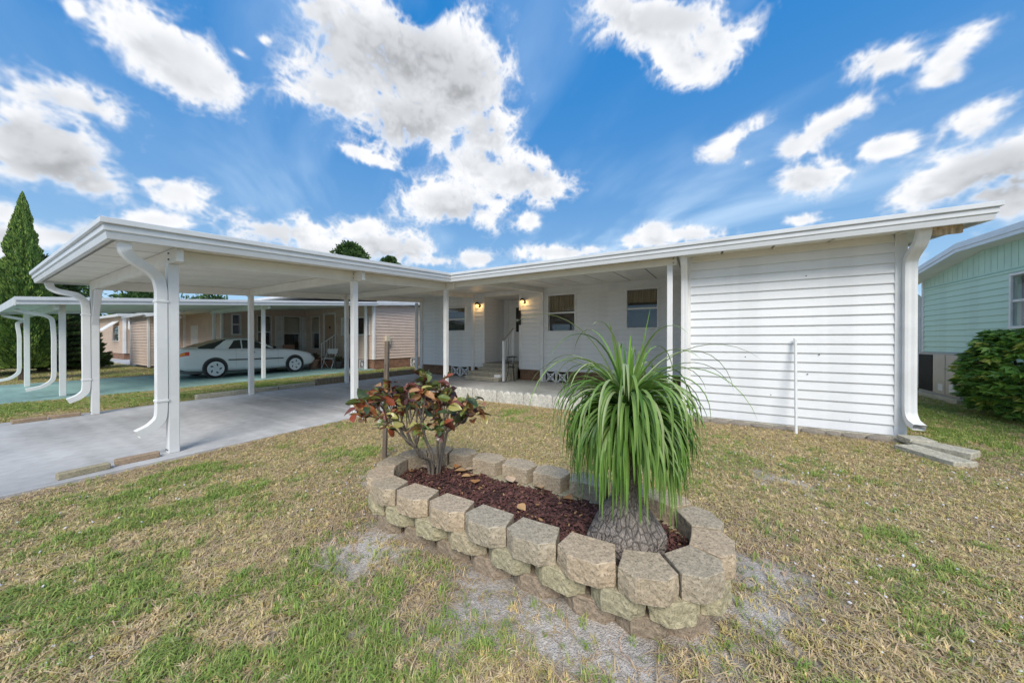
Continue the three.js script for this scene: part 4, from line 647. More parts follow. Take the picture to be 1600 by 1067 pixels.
{
  // umbrella-leaved bush in front of the green house
  const r = rng(91), b = thing('umbrella_bush', 'dense glossy umbrella leaved bush in front of the green house', 'bush', [4.38, 0, -8.3]);
  const whorls = []; for (let i = 0; i < 760; i++) { const t = r() * 6.283, v = r(), y = 0.12 + 1.28 * Math.pow(v, 0.85), R = (y < 0.5 ? mix(0.62, 0.9, y / 0.5) : 0.95 * Math.sqrt(Math.max(0.02, 1 - Math.pow((y - 0.45) / 1.08, 2)))) * (0.72 + 0.33 * r()) * (0.85 + 0.3 * n3(Math.cos(t) * 1.5 + 4, y * 2, Math.sin(t) * 1.5)); whorls.push([Math.cos(t) * R * 0.58, y, Math.sin(t) * R * 0.82, t]); }
  const N = whorls.length * 8, gl = leaves(N, (i) => { const w = whorls[i >> 3], t = w[3] + (i & 7) * 0.785, tilt = 0.1 + 0.95 * r(); const out = [Math.cos(w[3]) * 0.35, 0.25, Math.sin(w[3]) * 0.35]; return [[w[0], w[1], w[2]], [Math.cos(t) + out[0], out[1] - tilt, Math.sin(t) + out[2]], 1, (i >> 3) % 7]; }, 0.125, r, [[0.12, 0.26, 0.035], [0.17, 0.33, 0.04], [0.08, 0.19, 0.03], [0.24, 0.40, 0.05], [0.42, 0.46, 0.09], [0.13, 0.28, 0.035], [0.09, 0.21, 0.03]], [1, 0.42]);
  obj('foliage', gl, leafMat, b).userData.kind = 'stuff';
  for (let k = 0; k < 6; k++) obj('stem', tube([[0.1 * Math.cos(k), -0.05, 0.1 * Math.sin(k)], [0.25 * Math.cos(k), 0.4, 0.25 * Math.sin(k)], [0.5 * Math.cos(k), 0.9, 0.5 * Math.sin(k)]], 0.016, 8, 6), trunkMat, b);
}
function columnTree(pos, h, rad, label, seed) {
  const r = rng(seed), t = thing('cypress_tree', label, 'tree', pos);
  obj('trunk', lathe([[0.11, -0.1], [0.09, 0.4], [0.06, h * 0.5], [0.01, h * 0.95]], 10), trunkMat, t);
  const g = leaves(19000, () => { const y = 0.35 + (h - 0.35) * Math.pow(r(), 0.8), f = (y - 0.35) / (h - 0.35), a = r() * 6.283, R = rad * Math.pow(1 - f, 0.78) * Math.min(1, 0.5 + f * 5) * (0.5 + 0.8 * n3(Math.cos(a) * 4 + seed, y * 4.2, Math.sin(a) * 4)) * (0.72 + 0.3 * Math.sqrt(r())); return [[Math.cos(a) * R, y, Math.sin(a) * R], [Math.cos(a) * 0.8 * (1 - f), 1.0 - 0.4 * r(), Math.sin(a) * 0.8 * (1 - f)], 1.15 - 0.55 * f]; }, 0.13, r, [[0.12, 0.21, 0.04], [0.19, 0.30, 0.055], [0.07, 0.14, 0.03], [0.25, 0.34, 0.07]], [1, 0.4]);
  obj('crown', g, matteLeaf, t).userData.kind = 'stuff';
}
function tierTree(pos, h, rad, label, seed, cat = 'norfolk_pine', bare = 0.06) {
  const r = rng(seed), t = thing(cat, label, 'tree', pos);
  obj('trunk', lathe([[h * 0.02 + 0.04, -0.1], [h * 0.012 + 0.03, h * 0.4], [0.02, h]], 10), trunkMat, t);
  const br = [], pl = [], dirs = [];
  for (let y = h * bare; y < h * 0.985; y += h * 0.045) { const f = y / h, R = rad * Math.pow(1 - f, 0.75) + 0.08, a0 = r() * 6; for (let k = 0; k < 7; k++) { const a = a0 + k * 0.898 + (r() - 0.5) * 0.3, L = R * (0.75 + 0.35 * r()), e = [Math.cos(a) * L, y + L * 0.06 + 0.1 * (r() - 0.5), Math.sin(a) * L]; br.push(bar([0, y, 0], e, 0.008 + 0.008 * (1 - f), 4)); const n = Math.ceil(L / 0.035); for (let i = 1; i <= n; i++) { const s = Math.pow(i / n, 0.75); for (let j = 0; j < 6; j++) { const side = (r() - 0.5) * 0.36 * (1.15 - s * 0.75); pl.push([e[0] * s - Math.sin(a) * side, mix(y, e[1], s) + (r() - 0.35) * 0.09 + 0.05 * s * s, e[2] * s + Math.cos(a) * side]); dirs.push([Math.cos(a) * 0.7 - Math.sin(a) * side * 4, 0.35 + r() * 0.4, Math.sin(a) * 0.7 + Math.cos(a) * side * 4]); } } } }
  obj('branch', br, trunkMat, t);
  obj('crown', leaves(pl.length, (i) => [pl[i], dirs[i]], 0.13, r, [[0.05, 0.10, 0.025], [0.07, 0.135, 0.035], [0.035, 0.075, 0.02], [0.09, 0.155, 0.045]], [1, 0.3]), matteLeaf, t).userData.kind = 'stuff';
}
function roundTree(pos, h, rad, label, seed, name = 'broadleaf_tree') {
  const r = rng(seed), t = thing(name, label, 'tree', pos, 0, undefined), cl = [];
  for (let i = 0; i < 46; i++) { const a = r() * 6.283, v = r() * 2 - 0.75, q = Math.sqrt(Math.max(0, 1 - v * v * 0.6)); cl.push([Math.cos(a) * rad * q * (0.35 + 0.6 * r()), h - rad * 0.95 + v * rad * 0.75, Math.sin(a) * rad * q * (0.35 + 0.6 * r()), rad * (0.2 + 0.16 * r())]); }
  obj('trunk', [lathe([[rad * 0.1 + 0.05, -0.1], [rad * 0.07 + 0.03, h * 0.45], [0.04, h * 0.75]], 10), ...cl.slice(0, 12).map((c) => tube([[0, h * 0.35, 0], [c[0] * 0.4, mix(h * 0.35, c[1], 0.6), c[2] * 0.4], [c[0], c[1], c[2]]], 0.04, 6, 5))], trunkMat, t);
  obj('crown', leaves(9000, () => { const c = cl[Math.floor(r() * cl.length)], a = r() * 6.283, v = r() * 2 - 1, q = Math.sqrt(1 - v * v), k = c[3] * (0.65 + 0.45 * r()); return [[c[0] + Math.cos(a) * q * k, c[1] + v * k * 0.8, c[2] + Math.sin(a) * q * k], [Math.cos(a) * q, v + 0.3 * r(), Math.sin(a) * q]]; }, 0.2 + rad * 0.03, r, [[0.05, 0.11, 0.025], [0.07, 0.15, 0.03], [0.035, 0.08, 0.02], [0.09, 0.17, 0.04]], [1, 0.55]), matteLeaf, t).userData.kind = 'stuff';
}
columnTree([-18.3, 0, -1.25], 5.8, 0.7, 'tall narrow green cypress rising beyond the neighbouring carport', 5);
tierTree([-22.6, 0, -1.95], 4.6, 1.35, 'dark tiered conifer behind the tall cypress', 15, 'tiered_conifer', 0.03);
tierTree([-23.6, 0, -2.6], 4.4, 0.95, 'dark tiered conifer between the cypress and the far tan house', 16, 'tiered_conifer', 0.03);
tierTree([-21.5, 0, 0.2], 4.2, 1.7, 'dark tiered conifer standing at the street side of the cypress', 17, 'tiered_conifer', 0.03);
tierTree([-22.9, 0, -3.0], 2.1, 0.7, 'small open tiered conifer on the grass before the far tan house', 18, 'tiered_conifer', 0.03);
roundTree([-29.6, 0, -19.9], 10.3, 1.75, 'very tall flat crowned pine topping out above the carport roof', 19, 'tall_pine');
roundTree([-32.8, 0, -27.3], 11.1, 1.2, 'distant round tree just topping the carport roof edge', 20);
roundTree([-46, 0, -14], 5.8, 3.6, 'dark leafy tree behind the far tan house', 21);
roundTree([-41, 0, -9], 5.2, 3.0, 'dark leafy tree beyond the far tan house wall', 22);
roundTree([-40, 0, -20], 6.9, 2.4, 'bright leafy tree showing over the neighbouring carport roof', 23);
roundTree([-33, 0, -21], 6.0, 2.3, 'leafy tree showing above the tan house roof', 24);
roundTree([-29, 0, -24], 6.2, 2.4, 'leafy tree above the tan house roof near its window', 25);
roundTree([-25.5, 0, -26], 5.9, 2.2, 'leafy tree peeking over the tan house roof ridge', 26);
roundTree([8.3, 0, -28], 4.2, 1.6, 'small green tree in the gap between the white and green houses', 27);
roundTree([-60, 0, -6], 8, 5, 'large dark tree far beyond the conifers', 28);
roundTree([-55, 0, 8], 8, 5, 'large dark tree far down the street', 29);

// ---------- neighbouring tan house and its carport ----------
{
  const nh = thing('tan_house', 'pinkish tan lap sided house with brick skirting and white trim', 'house');
  const shade = M.pink, F = -9.0;
  // porch wall facing the street, then the wall that faces the white house
  wall(nh, [-17, 0, F], 0, 5.15, 0.42, 2.75, [[0.55, 1.2, 0.85, 2.35], [1.55, 2.5, 0.45, 2.45], [3.35, 4.55, 1.5, 2.2]], shade, true);
  wall(nh, [-11.85, 0, F], Math.PI / 2, 7, 0.42, 2.75, [], shade, true);
  wall(nh, [-17, 0, -5.7], Math.PI / 2, 3.3, 0.42, 2.75, [[0.35, 0.6, 1.5, 2.3], [1.25, 1.75, 0.9, 2.3], [2.3, 3.0, 0.75, 2.35]], shade, true);
  wall(nh, [-21, 0, -5.7], 0, 4, 0.1, 2.7, [[0.7, 1.5, 0.1, 1.9]], shade, true);
  wall(nh, [-21, 0, -4.5], Math.PI / 2, 1.2, 0.1, 2.25, [], shade, true);
  wall(nh, [-23.7, 0, -4.5], 0, 2.7, 0.1, 2.25, [], shade, true);
  obj('shed_roof', [hexa([[-24, 2.26, -4.25], [-20.7, 2.32, -4.25], [-20.7, 2.42, -5.7], [-24, 2.36, -5.7], [-24, 2.38, -4.25], [-20.7, 2.44, -4.25], [-20.7, 2.54, -5.7], [-24, 2.48, -5.7]])], M.gutter, nh);
  obj('corner_board', [rb(-21.06, -20.97, 0.05, 2.28, -4.54, -4.46), rb(-23.74, -23.66, 0.05, 2.28, -4.53, -4.46), rb(-17.06, -16.96, 0.1, 2.7, -5.74, -5.66), rb(-11.92, -11.81, 0.42, 2.75, F - 0.06, F + 0.03), rb(-21.03, -20.95, 0.05, 2.5, -5.71, -5.6)], M.trim, nh);
  obj('skirting', [bx(-17, -12.79, 0, 0.42, F - 0.09, F - 0.01), bx(-12.41, -11.87, 0, 0.42, F - 0.09, F - 0.01), bx(-11.95, -11.86, 0, 0.42, -16, -11.39), bx(-11.95, -11.86, 0, 0.42, -11.01, F - 0.02), bx(-17.09, -17.01, 0, 0.42, F, -5.7)], M.pinkSkirt, nh);
  const vg = []; { const s = 0.19; for (const [a, b, c, d] of [[-s, s, s - 0.03, s], [-s, s, -s, -s + 0.03], [-s, -s + 0.03, -s, s], [s - 0.03, s, -s, s]]) vg.push(bx(a, b, c, d, 0, 0.03)); for (const [a, b] of [[1, 1], [1, -1], [1, 0], [0, 1]]) vg.push(bar([-s * a, -s * b, 0.015], [s * a, s * b, 0.015], 0.014, 4)); }
  const vm = mergeGeometries(vg.map(prep)); const v1 = share('vent_block', vm, M.white, nh); v1.position.set(-12.6, 0.2, F); const v2 = share('vent_block', vm, M.white, nh); v2.position.set(-11.85, 0.2, -11.2); v2.rotation.y = Math.PI / 2;
  // windows, shutters, doors
  hungWindow(nh, -17 + 0.875, 1.6, F + 0.01, 0.65, 1.5, 0, { curtain: [0.05, 0.7], curtainMat: std([0.5, 0.44, 0.35], 0.9) });
  hungWindow(nh, -17 + 3.95, 1.85, F + 0.01, 1.2, 0.7, 0, { slider: true });
  hungWindow(nh, -16.99, 1.9, -6.175, 0.25, 0.8, Math.PI / 2, {});
  hungWindow(nh, -16.99, 1.6, -7.2, 0.5, 1.4, Math.PI / 2, { curtain: [0.02, 0.66] });
  hungWindow(nh, -16.99, 1.55, -8.35, 0.7, 1.6, Math.PI / 2, { curtain: [0.02, 0.76], curtainMat: std([0.6, 0.56, 0.48], 0.9) });
  const sh = (w, h) => { const g = [rb(-w / 2, -w / 2 + 0.05, -h / 2, h / 2, 0, 0.03), rb(w / 2 - 0.05, w / 2, -h / 2, h / 2, 0, 0.03)]; for (const y of [-h / 2, -0.03, h / 2 - 0.06]) g.push(rb(-w / 2 + 0.051, w / 2 - 0.051, y, y + 0.06, 0, 0.028)); for (let y = -h / 2 + 0.07; y < h / 2 - 0.06; y += 0.06) g.push(bx(-w / 2 + 0.05, w / 2 - 0.05, y, y + 0.045, 0.004, 0.018)); return mergeGeometries(g.map(prep)); };
  const s1 = sh(0.32, 1.62), s2 = sh(0.34, 0.8);
  for (const z of [-7.77, -8.93]) { const s = share('shutter', s1, M.white, nh); s.position.set(-16.96, 1.55, z); s.rotation.y = Math.PI / 2; }
  for (const x of [-13.88, -12.22]) share('shutter', s2, M.white, nh).position.set(x, 1.85, F + 0.022);
  const d1 = obj('door', rb(-0.42, 0.42, 0, 1.95, -0.04, 0.0), std([0.50, 0.36, 0.26], 0.6), nh); d1.position.set(-17 + 2.02, 0.47, F - 0.01);
  obj('door_frame', [rb(-0.49, -0.43, 0, 1.97, -0.03, 0.05), rb(0.43, 0.49, 0, 1.97, -0.03, 0.05), rb(-0.49, 0.49, 1.972, 2.04, -0.03, 0.052)], M.trim, d1);
  obj('door_handle', new THREE.SphereGeometry(0.035, 8, 6).translate(0.34, 0.95, 0.03), M.black, d1); obj('knocker', rb(-0.05, 0.05, 1.3, 1.42, 0.001, 0.02), M.black, d1);
  const d2 = obj('door', rb(-0.4, 0.4, 0, 1.8, -0.04, 0.02), M.trim, nh); d2.position.set(-21 + 1.1, 0.1, -5.69); obj('door_handle', new THREE.SphereGeometry(0.03, 8, 6).translate(0.32, 0.85, 0.04), M.black, d2);
  obj('meter_box', rb(-11.83, -11.7, 1.05, 1.42, -9.75, -9.52, 0.02), std([0.62, 0.56, 0.42], 0.6), nh);
  obj('meter_pipe', [bar([-11.78, 0.0, -9.6], [-11.78, 1.05, -9.6], 0.02, 8)], M.galv, nh);
  obj('roof', [hexa([[-24, 2.76, -6.0], [-11.6, 2.76, -6.0], [-11.6, 3.2, -12.5], [-24, 3.2, -12.5], [-24, 2.84, -6.0], [-11.6, 2.84, -6.0], [-11.6, 3.28, -12.5], [-24, 3.28, -12.5]]), hexa([[-24, 3.2, -12.5], [-11.6, 3.2, -12.5], [-11.6, 2.7, -17], [-24, 2.7, -17], [-24, 3.28, -12.5], [-11.6, 3.28, -12.5], [-11.6, 2.8, -17], [-24, 2.8, -17]])], M.roofTop, nh);
  obj('rake_trim', hexa([[-11.66, 2.70, -9.0], [-11.58, 2.70, -9.0], [-11.58, 3.02, -12.5], [-11.66, 3.02, -12.5], [-11.66, 2.86, -9.0], [-11.58, 2.86, -9.0], [-11.58, 3.2, -12.5], [-11.66, 3.2, -12.5]]), M.gutter, nh);
  obj('wall', [bx(-24, -23.9, 0, 2.7, -16, -5.7), bx(-24, -11.9, 0, 2.7, -16.1, -16), hexa([[-11.95, 2.7, -9.02], [-11.87, 2.7, -9.02], [-11.87, 2.7, -16], [-11.95, 2.7, -16], [-11.95, 2.8, -9.02], [-11.87, 2.8, -9.02], [-11.87, 2.9, -16], [-11.95, 2.9, -16]])], shade, nh);

  const nc = thing('neighbor_carport', 'white carport over the teal painted slab and parked car', 'carport');
  const y = (z) => 2.08 + 0.088 * (-0.72 - z), c = (x, z, d) => [x, y(z) - d, z], pc = (x0, x1, z0, z1, d0, d1) => hexa([c(x0, z0, d1), c(x1, z0, d1), c(x1, z1, d1), c(x0, z1, d1), c(x0, z0, d0), c(x1, z0, d0), c(x1, z1, d0), c(x0, z1, d0)]);
  const nr = obj('roof', [pc(-16.3, -11.66, -0.72, -9.3, 0, 0.04), pc(-21.2, -16.3, -4.4, -9.3, 0, 0.04)], M.roofTop, nc);
  const ns = std([0.66, 0.70, 0.63], 0.6, { map: T.paint });
  for (let x = -16.3; x < -11.9; x += 0.58) obj('soffit_panel', pc(x + 0.006, x + 0.574, -0.75, -8.95, 0.06, 0.1), ns, nr);
  for (let x = -21.2; x < -16.4; x += 0.61) obj('soffit_panel', pc(x + 0.006, x + 0.604, -4.45, -5.65, 0.06, 0.1), ns, nr);
  obj('fascia', [pc(-11.655, -11.6, -0.72, -11.2, -0.01, 0.13), pc(-11.598, -11.575, -0.69, -11.2, -0.02, 0.05)], M.gutter, nr);
  obj('fascia', [pc(-16.3, -11.658, -0.69, -0.715, -0.01, 0.15)], M.gutter, nr);
  obj('fascia', [pc(-16.35, -16.305, -0.69, -4.35, -0.01, 0.15), pc(-21.2, -16.36, -4.35, -4.395, -0.01, 0.15)], M.gutter, nr);
  for (const [x, z] of [[-12.1, -1.3], [-15.4, -1.1], [-12.1, -5.1], [-15.9, -5.1], [-12.1, -8.8]]) obj('post', rb(x - 0.045, x + 0.045, 0.024, y(z) - 0.1, z - 0.045, z + 0.045, 0.006), M.white, nc);
  obj('post', rb(-19.3, -19.2, 0.05, y(-4.8) - 0.1, -4.85, -4.75, 0.006), M.white, nc);
  obj('beam', [rb(-16.2, -11.7, y(-1.2) - 0.24, y(-1.2) - 0.102, -1.23, -1.17), rb(-16.2, -11.7, y(-5.1) - 0.24, y(-5.1) - 0.102, -5.13, -5.07)], ns, nc);
  for (const [x, s] of [[-12.1, 1], [-15.4, 1]]) downspout(nc, [[x - 0.95, y(-0.8) - 0.15, -0.8], [x - 0.85, y(-0.8) - 0.19, -0.83], [x - 0.55, y(-0.8) - 0.24, -0.93], [x - 0.12, 1.77, -1.1], [x - 0.01, 1.68, -1.17 + (x < -14 ? 0.2 : 0)], [x, 1.35, -1.19 + (x < -14 ? 0.2 : 0)], [x, 0.9, -1.19 + (x < -14 ? 0.2 : 0)], [x, 0.42, -1.18 + (x < -14 ? 0.2 : 0)], [x - 0.02, 0.26, -1.05 + (x < -14 ? 0.2 : 0)], [x - 0.04, 0.2, -0.85 + (x < -14 ? 0.2 : 0)]], [1, 0, 0], 0.075, 0.06);
  // porch clutter
  const hr = thing('porch_handrail', 'white railing at the tan house door', 'handrail', [-14.45, 0.024, -8.3]);
  for (const z of [0, -0.62]) obj('post', bar([0, 0, z], [0, z ? 1.45 : 1.05, z], 0.018, 6), M.white, hr);
  obj('rail', bar([0, 1.05, 0], [0, 1.45, -0.62], 0.02, 6), M.white, hr); for (let k = 1; k < 5; k++) obj('baluster', bar([0, 0.2 + k * 0.08, -0.124 * k], [0, 1.05 + k * 0.08, -0.124 * k], 0.01, 5), M.white, hr);
  const stp = thing('brick_porch_steps', 'reddish brick steps below the tan house door', 'steps', [-14.95, 0.024, -8.55]);
  for (let k = 0; k < 3; k++) obj('step', rb(-0.5, 0.45, k * 0.14, (k + 1) * 0.14 - 0.002, -0.42, 0.45 - k * 0.26, 0.008), std([0.36, 0.22, 0.17], 0.9, { map: rep(T.brickish, 1) }), stp);
  const ch = thing('folding_chair', 'white folding chair beside the tan house steps', 'chair', [-13.75, 0.024, -8.25], 0.4);
  for (const s of [-0.22, 0.22]) { obj('leg', bar([s, 0, 0.22], [s, 0.85, -0.22], 0.013, 6), M.white, ch); obj('leg', bar([s, 0, -0.22], [s, 0.45, 0.2], 0.013, 6), M.white, ch); }
  obj('seat', rb(-0.22, 0.22, 0.42, 0.45, -0.2, 0.2, 0.01), M.white, ch); obj('backrest', rb(-0.22, 0.22, 0.62, 0.84, -0.22, -0.19, 0.01).rotateX(-0.1).translate(0, 0.02, 0.07), M.white, ch);
  const pt = (x, z, s, c, label) => { const p = thing('flower_pot', label, 'pot', [x, 0.024, z]); p.scale.setScalar(s); obj('vessel', lathe([[0, 0], [0.14, 0], [0.2, 0.34], [0.22, 0.34], [0.22, 0.4], [0.19, 0.4], [0.18, 0.36], [0, 0.36]], 18), std(c, 0.85), p); const r = rng(x * 99); obj('plant', leaves(160, () => { const t = r() * 6.28; return [[0, 0.36, 0], [Math.cos(t) * 0.6, 0.5 + r(), Math.sin(t) * 0.6]]; }, 0.3, r, [[0.05, 0.09, 0.03], [0.10, 0.05, 0.03]], [1, 0.2]), matteLeaf, p).userData.kind = 'stuff'; };
  pt(-14.1, -7.75, 1.0, [0.34, 0.2, 0.14], 'terracotta pot with a dark plant by the tan house steps'); pt(-13.35, -8.4, 0.8, [0.05, 0.05, 0.05], 'black pot with a dark plant beyond the folding chair');
  const bin = thing('rubbish_bin', 'dark green wheeled bin at the tan shed corner', 'bin', [-20.7, 0.024, -4.9]); obj('body', lathe([[0, 0], [0.2, 0], [0.25, 0.75], [0, 0.75]], 4).rotateY(0.785), std([0.03, 0.07, 0.05], 0.6), bin); obj('lid', rb(-0.22, 0.22, 0.751, 0.8, -0.22, 0.22, 0.02), std([0.03, 0.07, 0.05], 0.6), bin);
  const bench = thing('patio_chair', 'wooden patio chair below the shuttered window of the tan house', 'chair', [-16.55, 0.024, -8.1]); const wm = std([0.45, 0.27, 0.2], 0.8);
  obj('seat', rb(-0.25, 0.25, 0.42, 0.47, -0.25, 0.25), wm, bench); obj('backrest', rb(-0.25, -0.2, 0.471, 1.0, -0.25, 0.25), wm, bench); for (const [a, b] of [[-0.22, -0.22], [-0.22, 0.22], [0.22, -0.22], [0.22, 0.22]]) obj('leg', rb(a - 0.025, a + 0.025, 0, 0.419, b - 0.025, b + 0.025), wm, bench);

  // far house beyond the trees
  const fh = thing('far_tan_house', 'distant tan house with white metal window awnings', 'house'), fm = std([0.60, 0.46, 0.36], 0.6, { map: T.paint });
  wall(fh, [-31.0, 0, -9.5], Math.PI / 2, 9, 0.4, 2.7, [[0.3, 1.7, 1.2, 2.0]], fm, true).position.set(-31, 0, -5.6);
  wall(fh, [-38, 0, -5.6], 0, 7, 0.4, 2.7, [[4.6, 5.9, 1.2, 2.1]], fm, true);
  obj('skirting', [bx(-38, -31, 0, 0.4, -5.69, -5.61), bx(-31.09, -31.01, 0, 0.4, -14.6, -5.6)], M.pinkSkirt, fh);
  obj('corner_board', rb(-31.08, -30.95, 0.4, 2.7, -5.68, -5.55), M.trim, fh);
  obj('roof', hexa([[-38.3, 2.7, -5.3], [-30.7, 2.7, -5.3], [-30.7, 3.0, -10], [-38.3, 3.0, -10], [-38.3, 2.85, -5.3], [-30.7, 2.85, -5.3], [-30.7, 3.15, -10], [-38.3, 3.15, -10]]), M.roofTop, fh);
  hungWindow(fh, -30.99, 1.6, -6.6, 1.4, 0.8, Math.PI / 2, {}); hungWindow(fh, -32.75, 1.65, -5.59, 1.3, 0.9, 0, {});
  obj('awning', hexa([[-30.95, 1.95, -5.75], [-30.2, 1.75, -5.75], [-30.2, 1.75, -7.45], [-30.95, 1.95, -7.45], [-30.95, 2.45, -5.75], [-30.2, 1.79, -5.75], [-30.2, 1.79, -7.45], [-30.95, 2.45, -7.45]]), M.white, fh);
  obj('awning', hexa([[-33.5, 1.8, -4.9], [-32.0, 1.8, -4.9], [-32.0, 2.4, -5.55], [-33.5, 2.4, -5.55], [-33.5, 1.84, -4.9], [-32.0, 1.84, -4.9], [-32.0, 2.46, -5.55], [-33.5, 2.46, -5.55]]), M.white, fh);
}

// ---------- the white coupe ----------
{
  const car = thing('white_coupe', 'white two door coupe parked under the neighbouring carport', 'car', [-14.3, 0.024, -3.45]); car.scale.z = 0.94;
  const paint = new THREE.MeshPhysicalMaterial({ color: new THREE.Color().setRGB(0.78, 0.79, 0.80), roughness: 0.35, clearcoat: 0.8, clearcoatRoughness: 0.08 });
  const glass = new THREE.MeshPhysicalMaterial({ color: new THREE.Color().setRGB(0.02, 0.024, 0.026), roughness: 0.06, clearcoat: 1 });
  const cat = (A, s) => { let i = 0; while (i < A.length - 2 && s > A[i + 1][0]) i++; const p0 = A[Math.max(0, i - 1)], p1 = A[i], p2 = A[i + 1], p3 = A[Math.min(A.length - 1, i + 2)], t = Math.min(1, Math.max(0, (s - p1[0]) / (p2[0] - p1[0]))); return p1.map((v, k) => 0.5 * (2 * v + (p2[k] - p0[k]) * t * 0.9 + (2 * p0[k] - 5 * v + 4 * p2[k] - p3[k]) * t * t * 0.9 + (3 * v - p0[k] - 3 * p2[k] + p3[k]) * t * t * t * 0.9) * 1 + 0.05 * 0 + 0.1 * 0.5 * 0 + (0.0)).map((v, k) => mix(p1[k], p2[k], t) * 0.35 + v * 0.65); };
  const B = [[0, 0.45, 0.76, 0.68], [0.06, 0.34, 0.88, 0.78], [0.25, 0.26, 0.95, 0.825], [0.9, 0.21, 0.945, 0.85], [1.6, 0.2, 0.925, 0.855], [2.4, 0.2, 0.905, 0.855], [3.0, 0.2, 0.90, 0.85], [3.4, 0.2, 0.875, 0.85], [3.8, 0.22, 0.81, 0.83], [4.15, 0.26, 0.72, 0.78], [4.32, 0.3, 0.63, 0.70], [4.4, 0.38, 0.54, 0.58]];
  const G = [[0.5, 0.955, 0.58, 0.66], [0.85, 1.10, 0.55, 0.71], [1.3, 1.245, 0.53, 0.735], [1.75, 1.295, 0.53, 0.74], [2.1, 1.28, 0.52, 0.735], [2.55, 1.12, 0.54, 0.72], [3.02, 0.905, 0.6, 0.67]];
  const lerpA = (A, s) => { let i = 0; while (i < A.length - 2 && s > A[i + 1][0]) i++; const t = Math.min(1, Math.max(0, (s - A[i][0]) / (A[i + 1][0] - A[i][0]))); return A[i].map((v, k) => mix(v, A[i + 1][k], t)); };
  const smooth = (A, s) => { const o = [0, 0, 0, 0]; for (const d of [-0.07, -0.035, 0, 0.035, 0.07]) lerpA(A, Math.min(A[A.length - 1][0], Math.max(A[0][0], s + d))).forEach((v, k) => { o[k] += v / 5; }); return o; };
  const bodyPt = (s, t) => { const [, yb, yd, hw] = smooth(B, s), C = [[0, yb], [hw * 0.88, yb], [hw * 0.965, yb + 0.07], [hw * 0.99, mix(yb, yd, 0.35)], [hw, mix(yb, yd, 0.6)], [hw * 0.985, yd - 0.1], [hw * 0.93, yd - 0.03], [hw * 0.8, yd], [0, yd + 0.025]], f = Math.min(C.length - 1.0001, t * (C.length - 1)), i = Math.floor(f), u = f - i; return [mix(C[i][0], C[i + 1][0], u), mix(C[i][1], C[i + 1][1], u), -s]; };
  const topPt = (s, t, off = 0) => { const [, y, wt, wb] = smooth(G, s), C = [[wb + 0.03, 0.86], [wb, 0.9], [mix(wb, wt + 0.05, 0.5), mix(0.9, y - 0.06, 0.5) + 0.0], [wt + 0.05, y - 0.055], [wt - 0.02, y - 0.01], [0, y + 0.012]], f = Math.min(4.9999, t * 5), i = Math.floor(f), u = f - i; return [mix(C[i][0], C[i + 1][0], u) + (t < 0.75 ? off : off * 0.3), mix(C[i][1], C[i + 1][1], u) + (t > 0.55 ? off : 0.3 * off), -s]; };
  const skin = (f, s0, s1, ns, t0, t1, nt, both = true) => { const p = [], ix = []; for (const m of both ? [1, -1] : [1]) { const o = p.length / 3; for (let i = 0; i <= ns; i++) for (let j = 0; j <= nt; j++) { const s = mix(s0, s1, i / ns), q = f(s, mix(t0, t1, j / nt)); p.push(q[0] * m, q[1], q[2]); } for (let i = 0; i < ns; i++) for (let j = 0; j < nt; j++) { const a = o + i * (nt + 1) + j, b = a + nt + 1; ix.push(...(m > 0 ? [a, a + 1, b, b, a + 1, b + 1] : [a, b, a + 1, b, b + 1, a + 1])); } } const g = new THREE.BufferGeometry(); g.setAttribute('position', new THREE.Float32BufferAttribute(p, 3)); g.setIndex(ix); g.computeVertexNormals(); return g; };
  const endCap = (s) => { const q = []; for (let j = 0; j < 16; j++) { const a = bodyPt(s, j / 16), b = bodyPt(s, (j + 1) / 16); q.push([a, b, [-b[0], b[1], b[2]], [-a[0], a[1], a[2]]]); } return quads(q); };
  obj('body', [skin(bodyPt, 0, 4.4, 56, 0, 1, 32), endCap(0), endCap(4.4)], paint, car);
  obj('cabin', skin(topPt, 0.5, 3.02, 40, 0, 1, 20), paint, car);
  obj('rear_window', skin((s, t) => topPt(mix(0.58, mix(0.98, 1.34, sm(0.3, 0.75, t)), s), t, 0.006), 0, 1, 14, 0.3, 1, 14), glass, car);
  obj('windscreen', skin((s, t) => topPt(s, t, 0.006), 2.2, 2.98, 14, 0.66, 1, 8), glass, car);
  for (const m of [1, -1]) {
    const side = (a0, a1, b0, b1) => { const g = skin((s, t) => { const k = (t - 0.24) / 0.34, u = (s - 0), ss = mix(mix(a0, b0, k), mix(a1, b1, k), u); return topPt(ss, t, 0.007); }, 0, 1, 14, 0.24, 0.58, 6, false); if (m < 0) g.scale(-1, 1, 1); return g; };
    obj('side_window', side(1.34, 1.72, 1.55, 1.74), glass, car); obj('side_window', side(1.76, 2.82, 1.78, 2.32), glass, car);
    obj('side_moulding', skin((s, t) => { const p = bodyPt(s, 0.44 + t * 0.025); return [m * (p[0] + 0.012), p[1], p[2]]; }, 1.3, 3.05, 16, 0, 1, 1, false), M.black, car);
    obj('door_handle', rb(-0.012, 0.012, -0.018, 0.018, -0.09, 0.09, 0.008).translate(m * 0.857, 0.80, -2.0), M.black, car);
    const dl = std([0.45, 0.46, 0.47], 0.5); obj('door_seam', [1.52, 2.86].map((s) => skin((a, t) => { const p = bodyPt(s + a, 0.3 + t * 0.55); return [m * (p[0] + 0.002), p[1], p[2]]; }, 0, 0.008, 1, 0, 1, 12, false)), dl, car);
    obj('tail_light', skin((s, t) => { const p = bodyPt(s, 0.55 + t * 0.1); return [m * (p[0] + 0.008), p[1], p[2]]; }, 0.02, 0.3, 8, 0, 1, 4, false), std([0.75, 0.06, 0.02], 0.2), car);
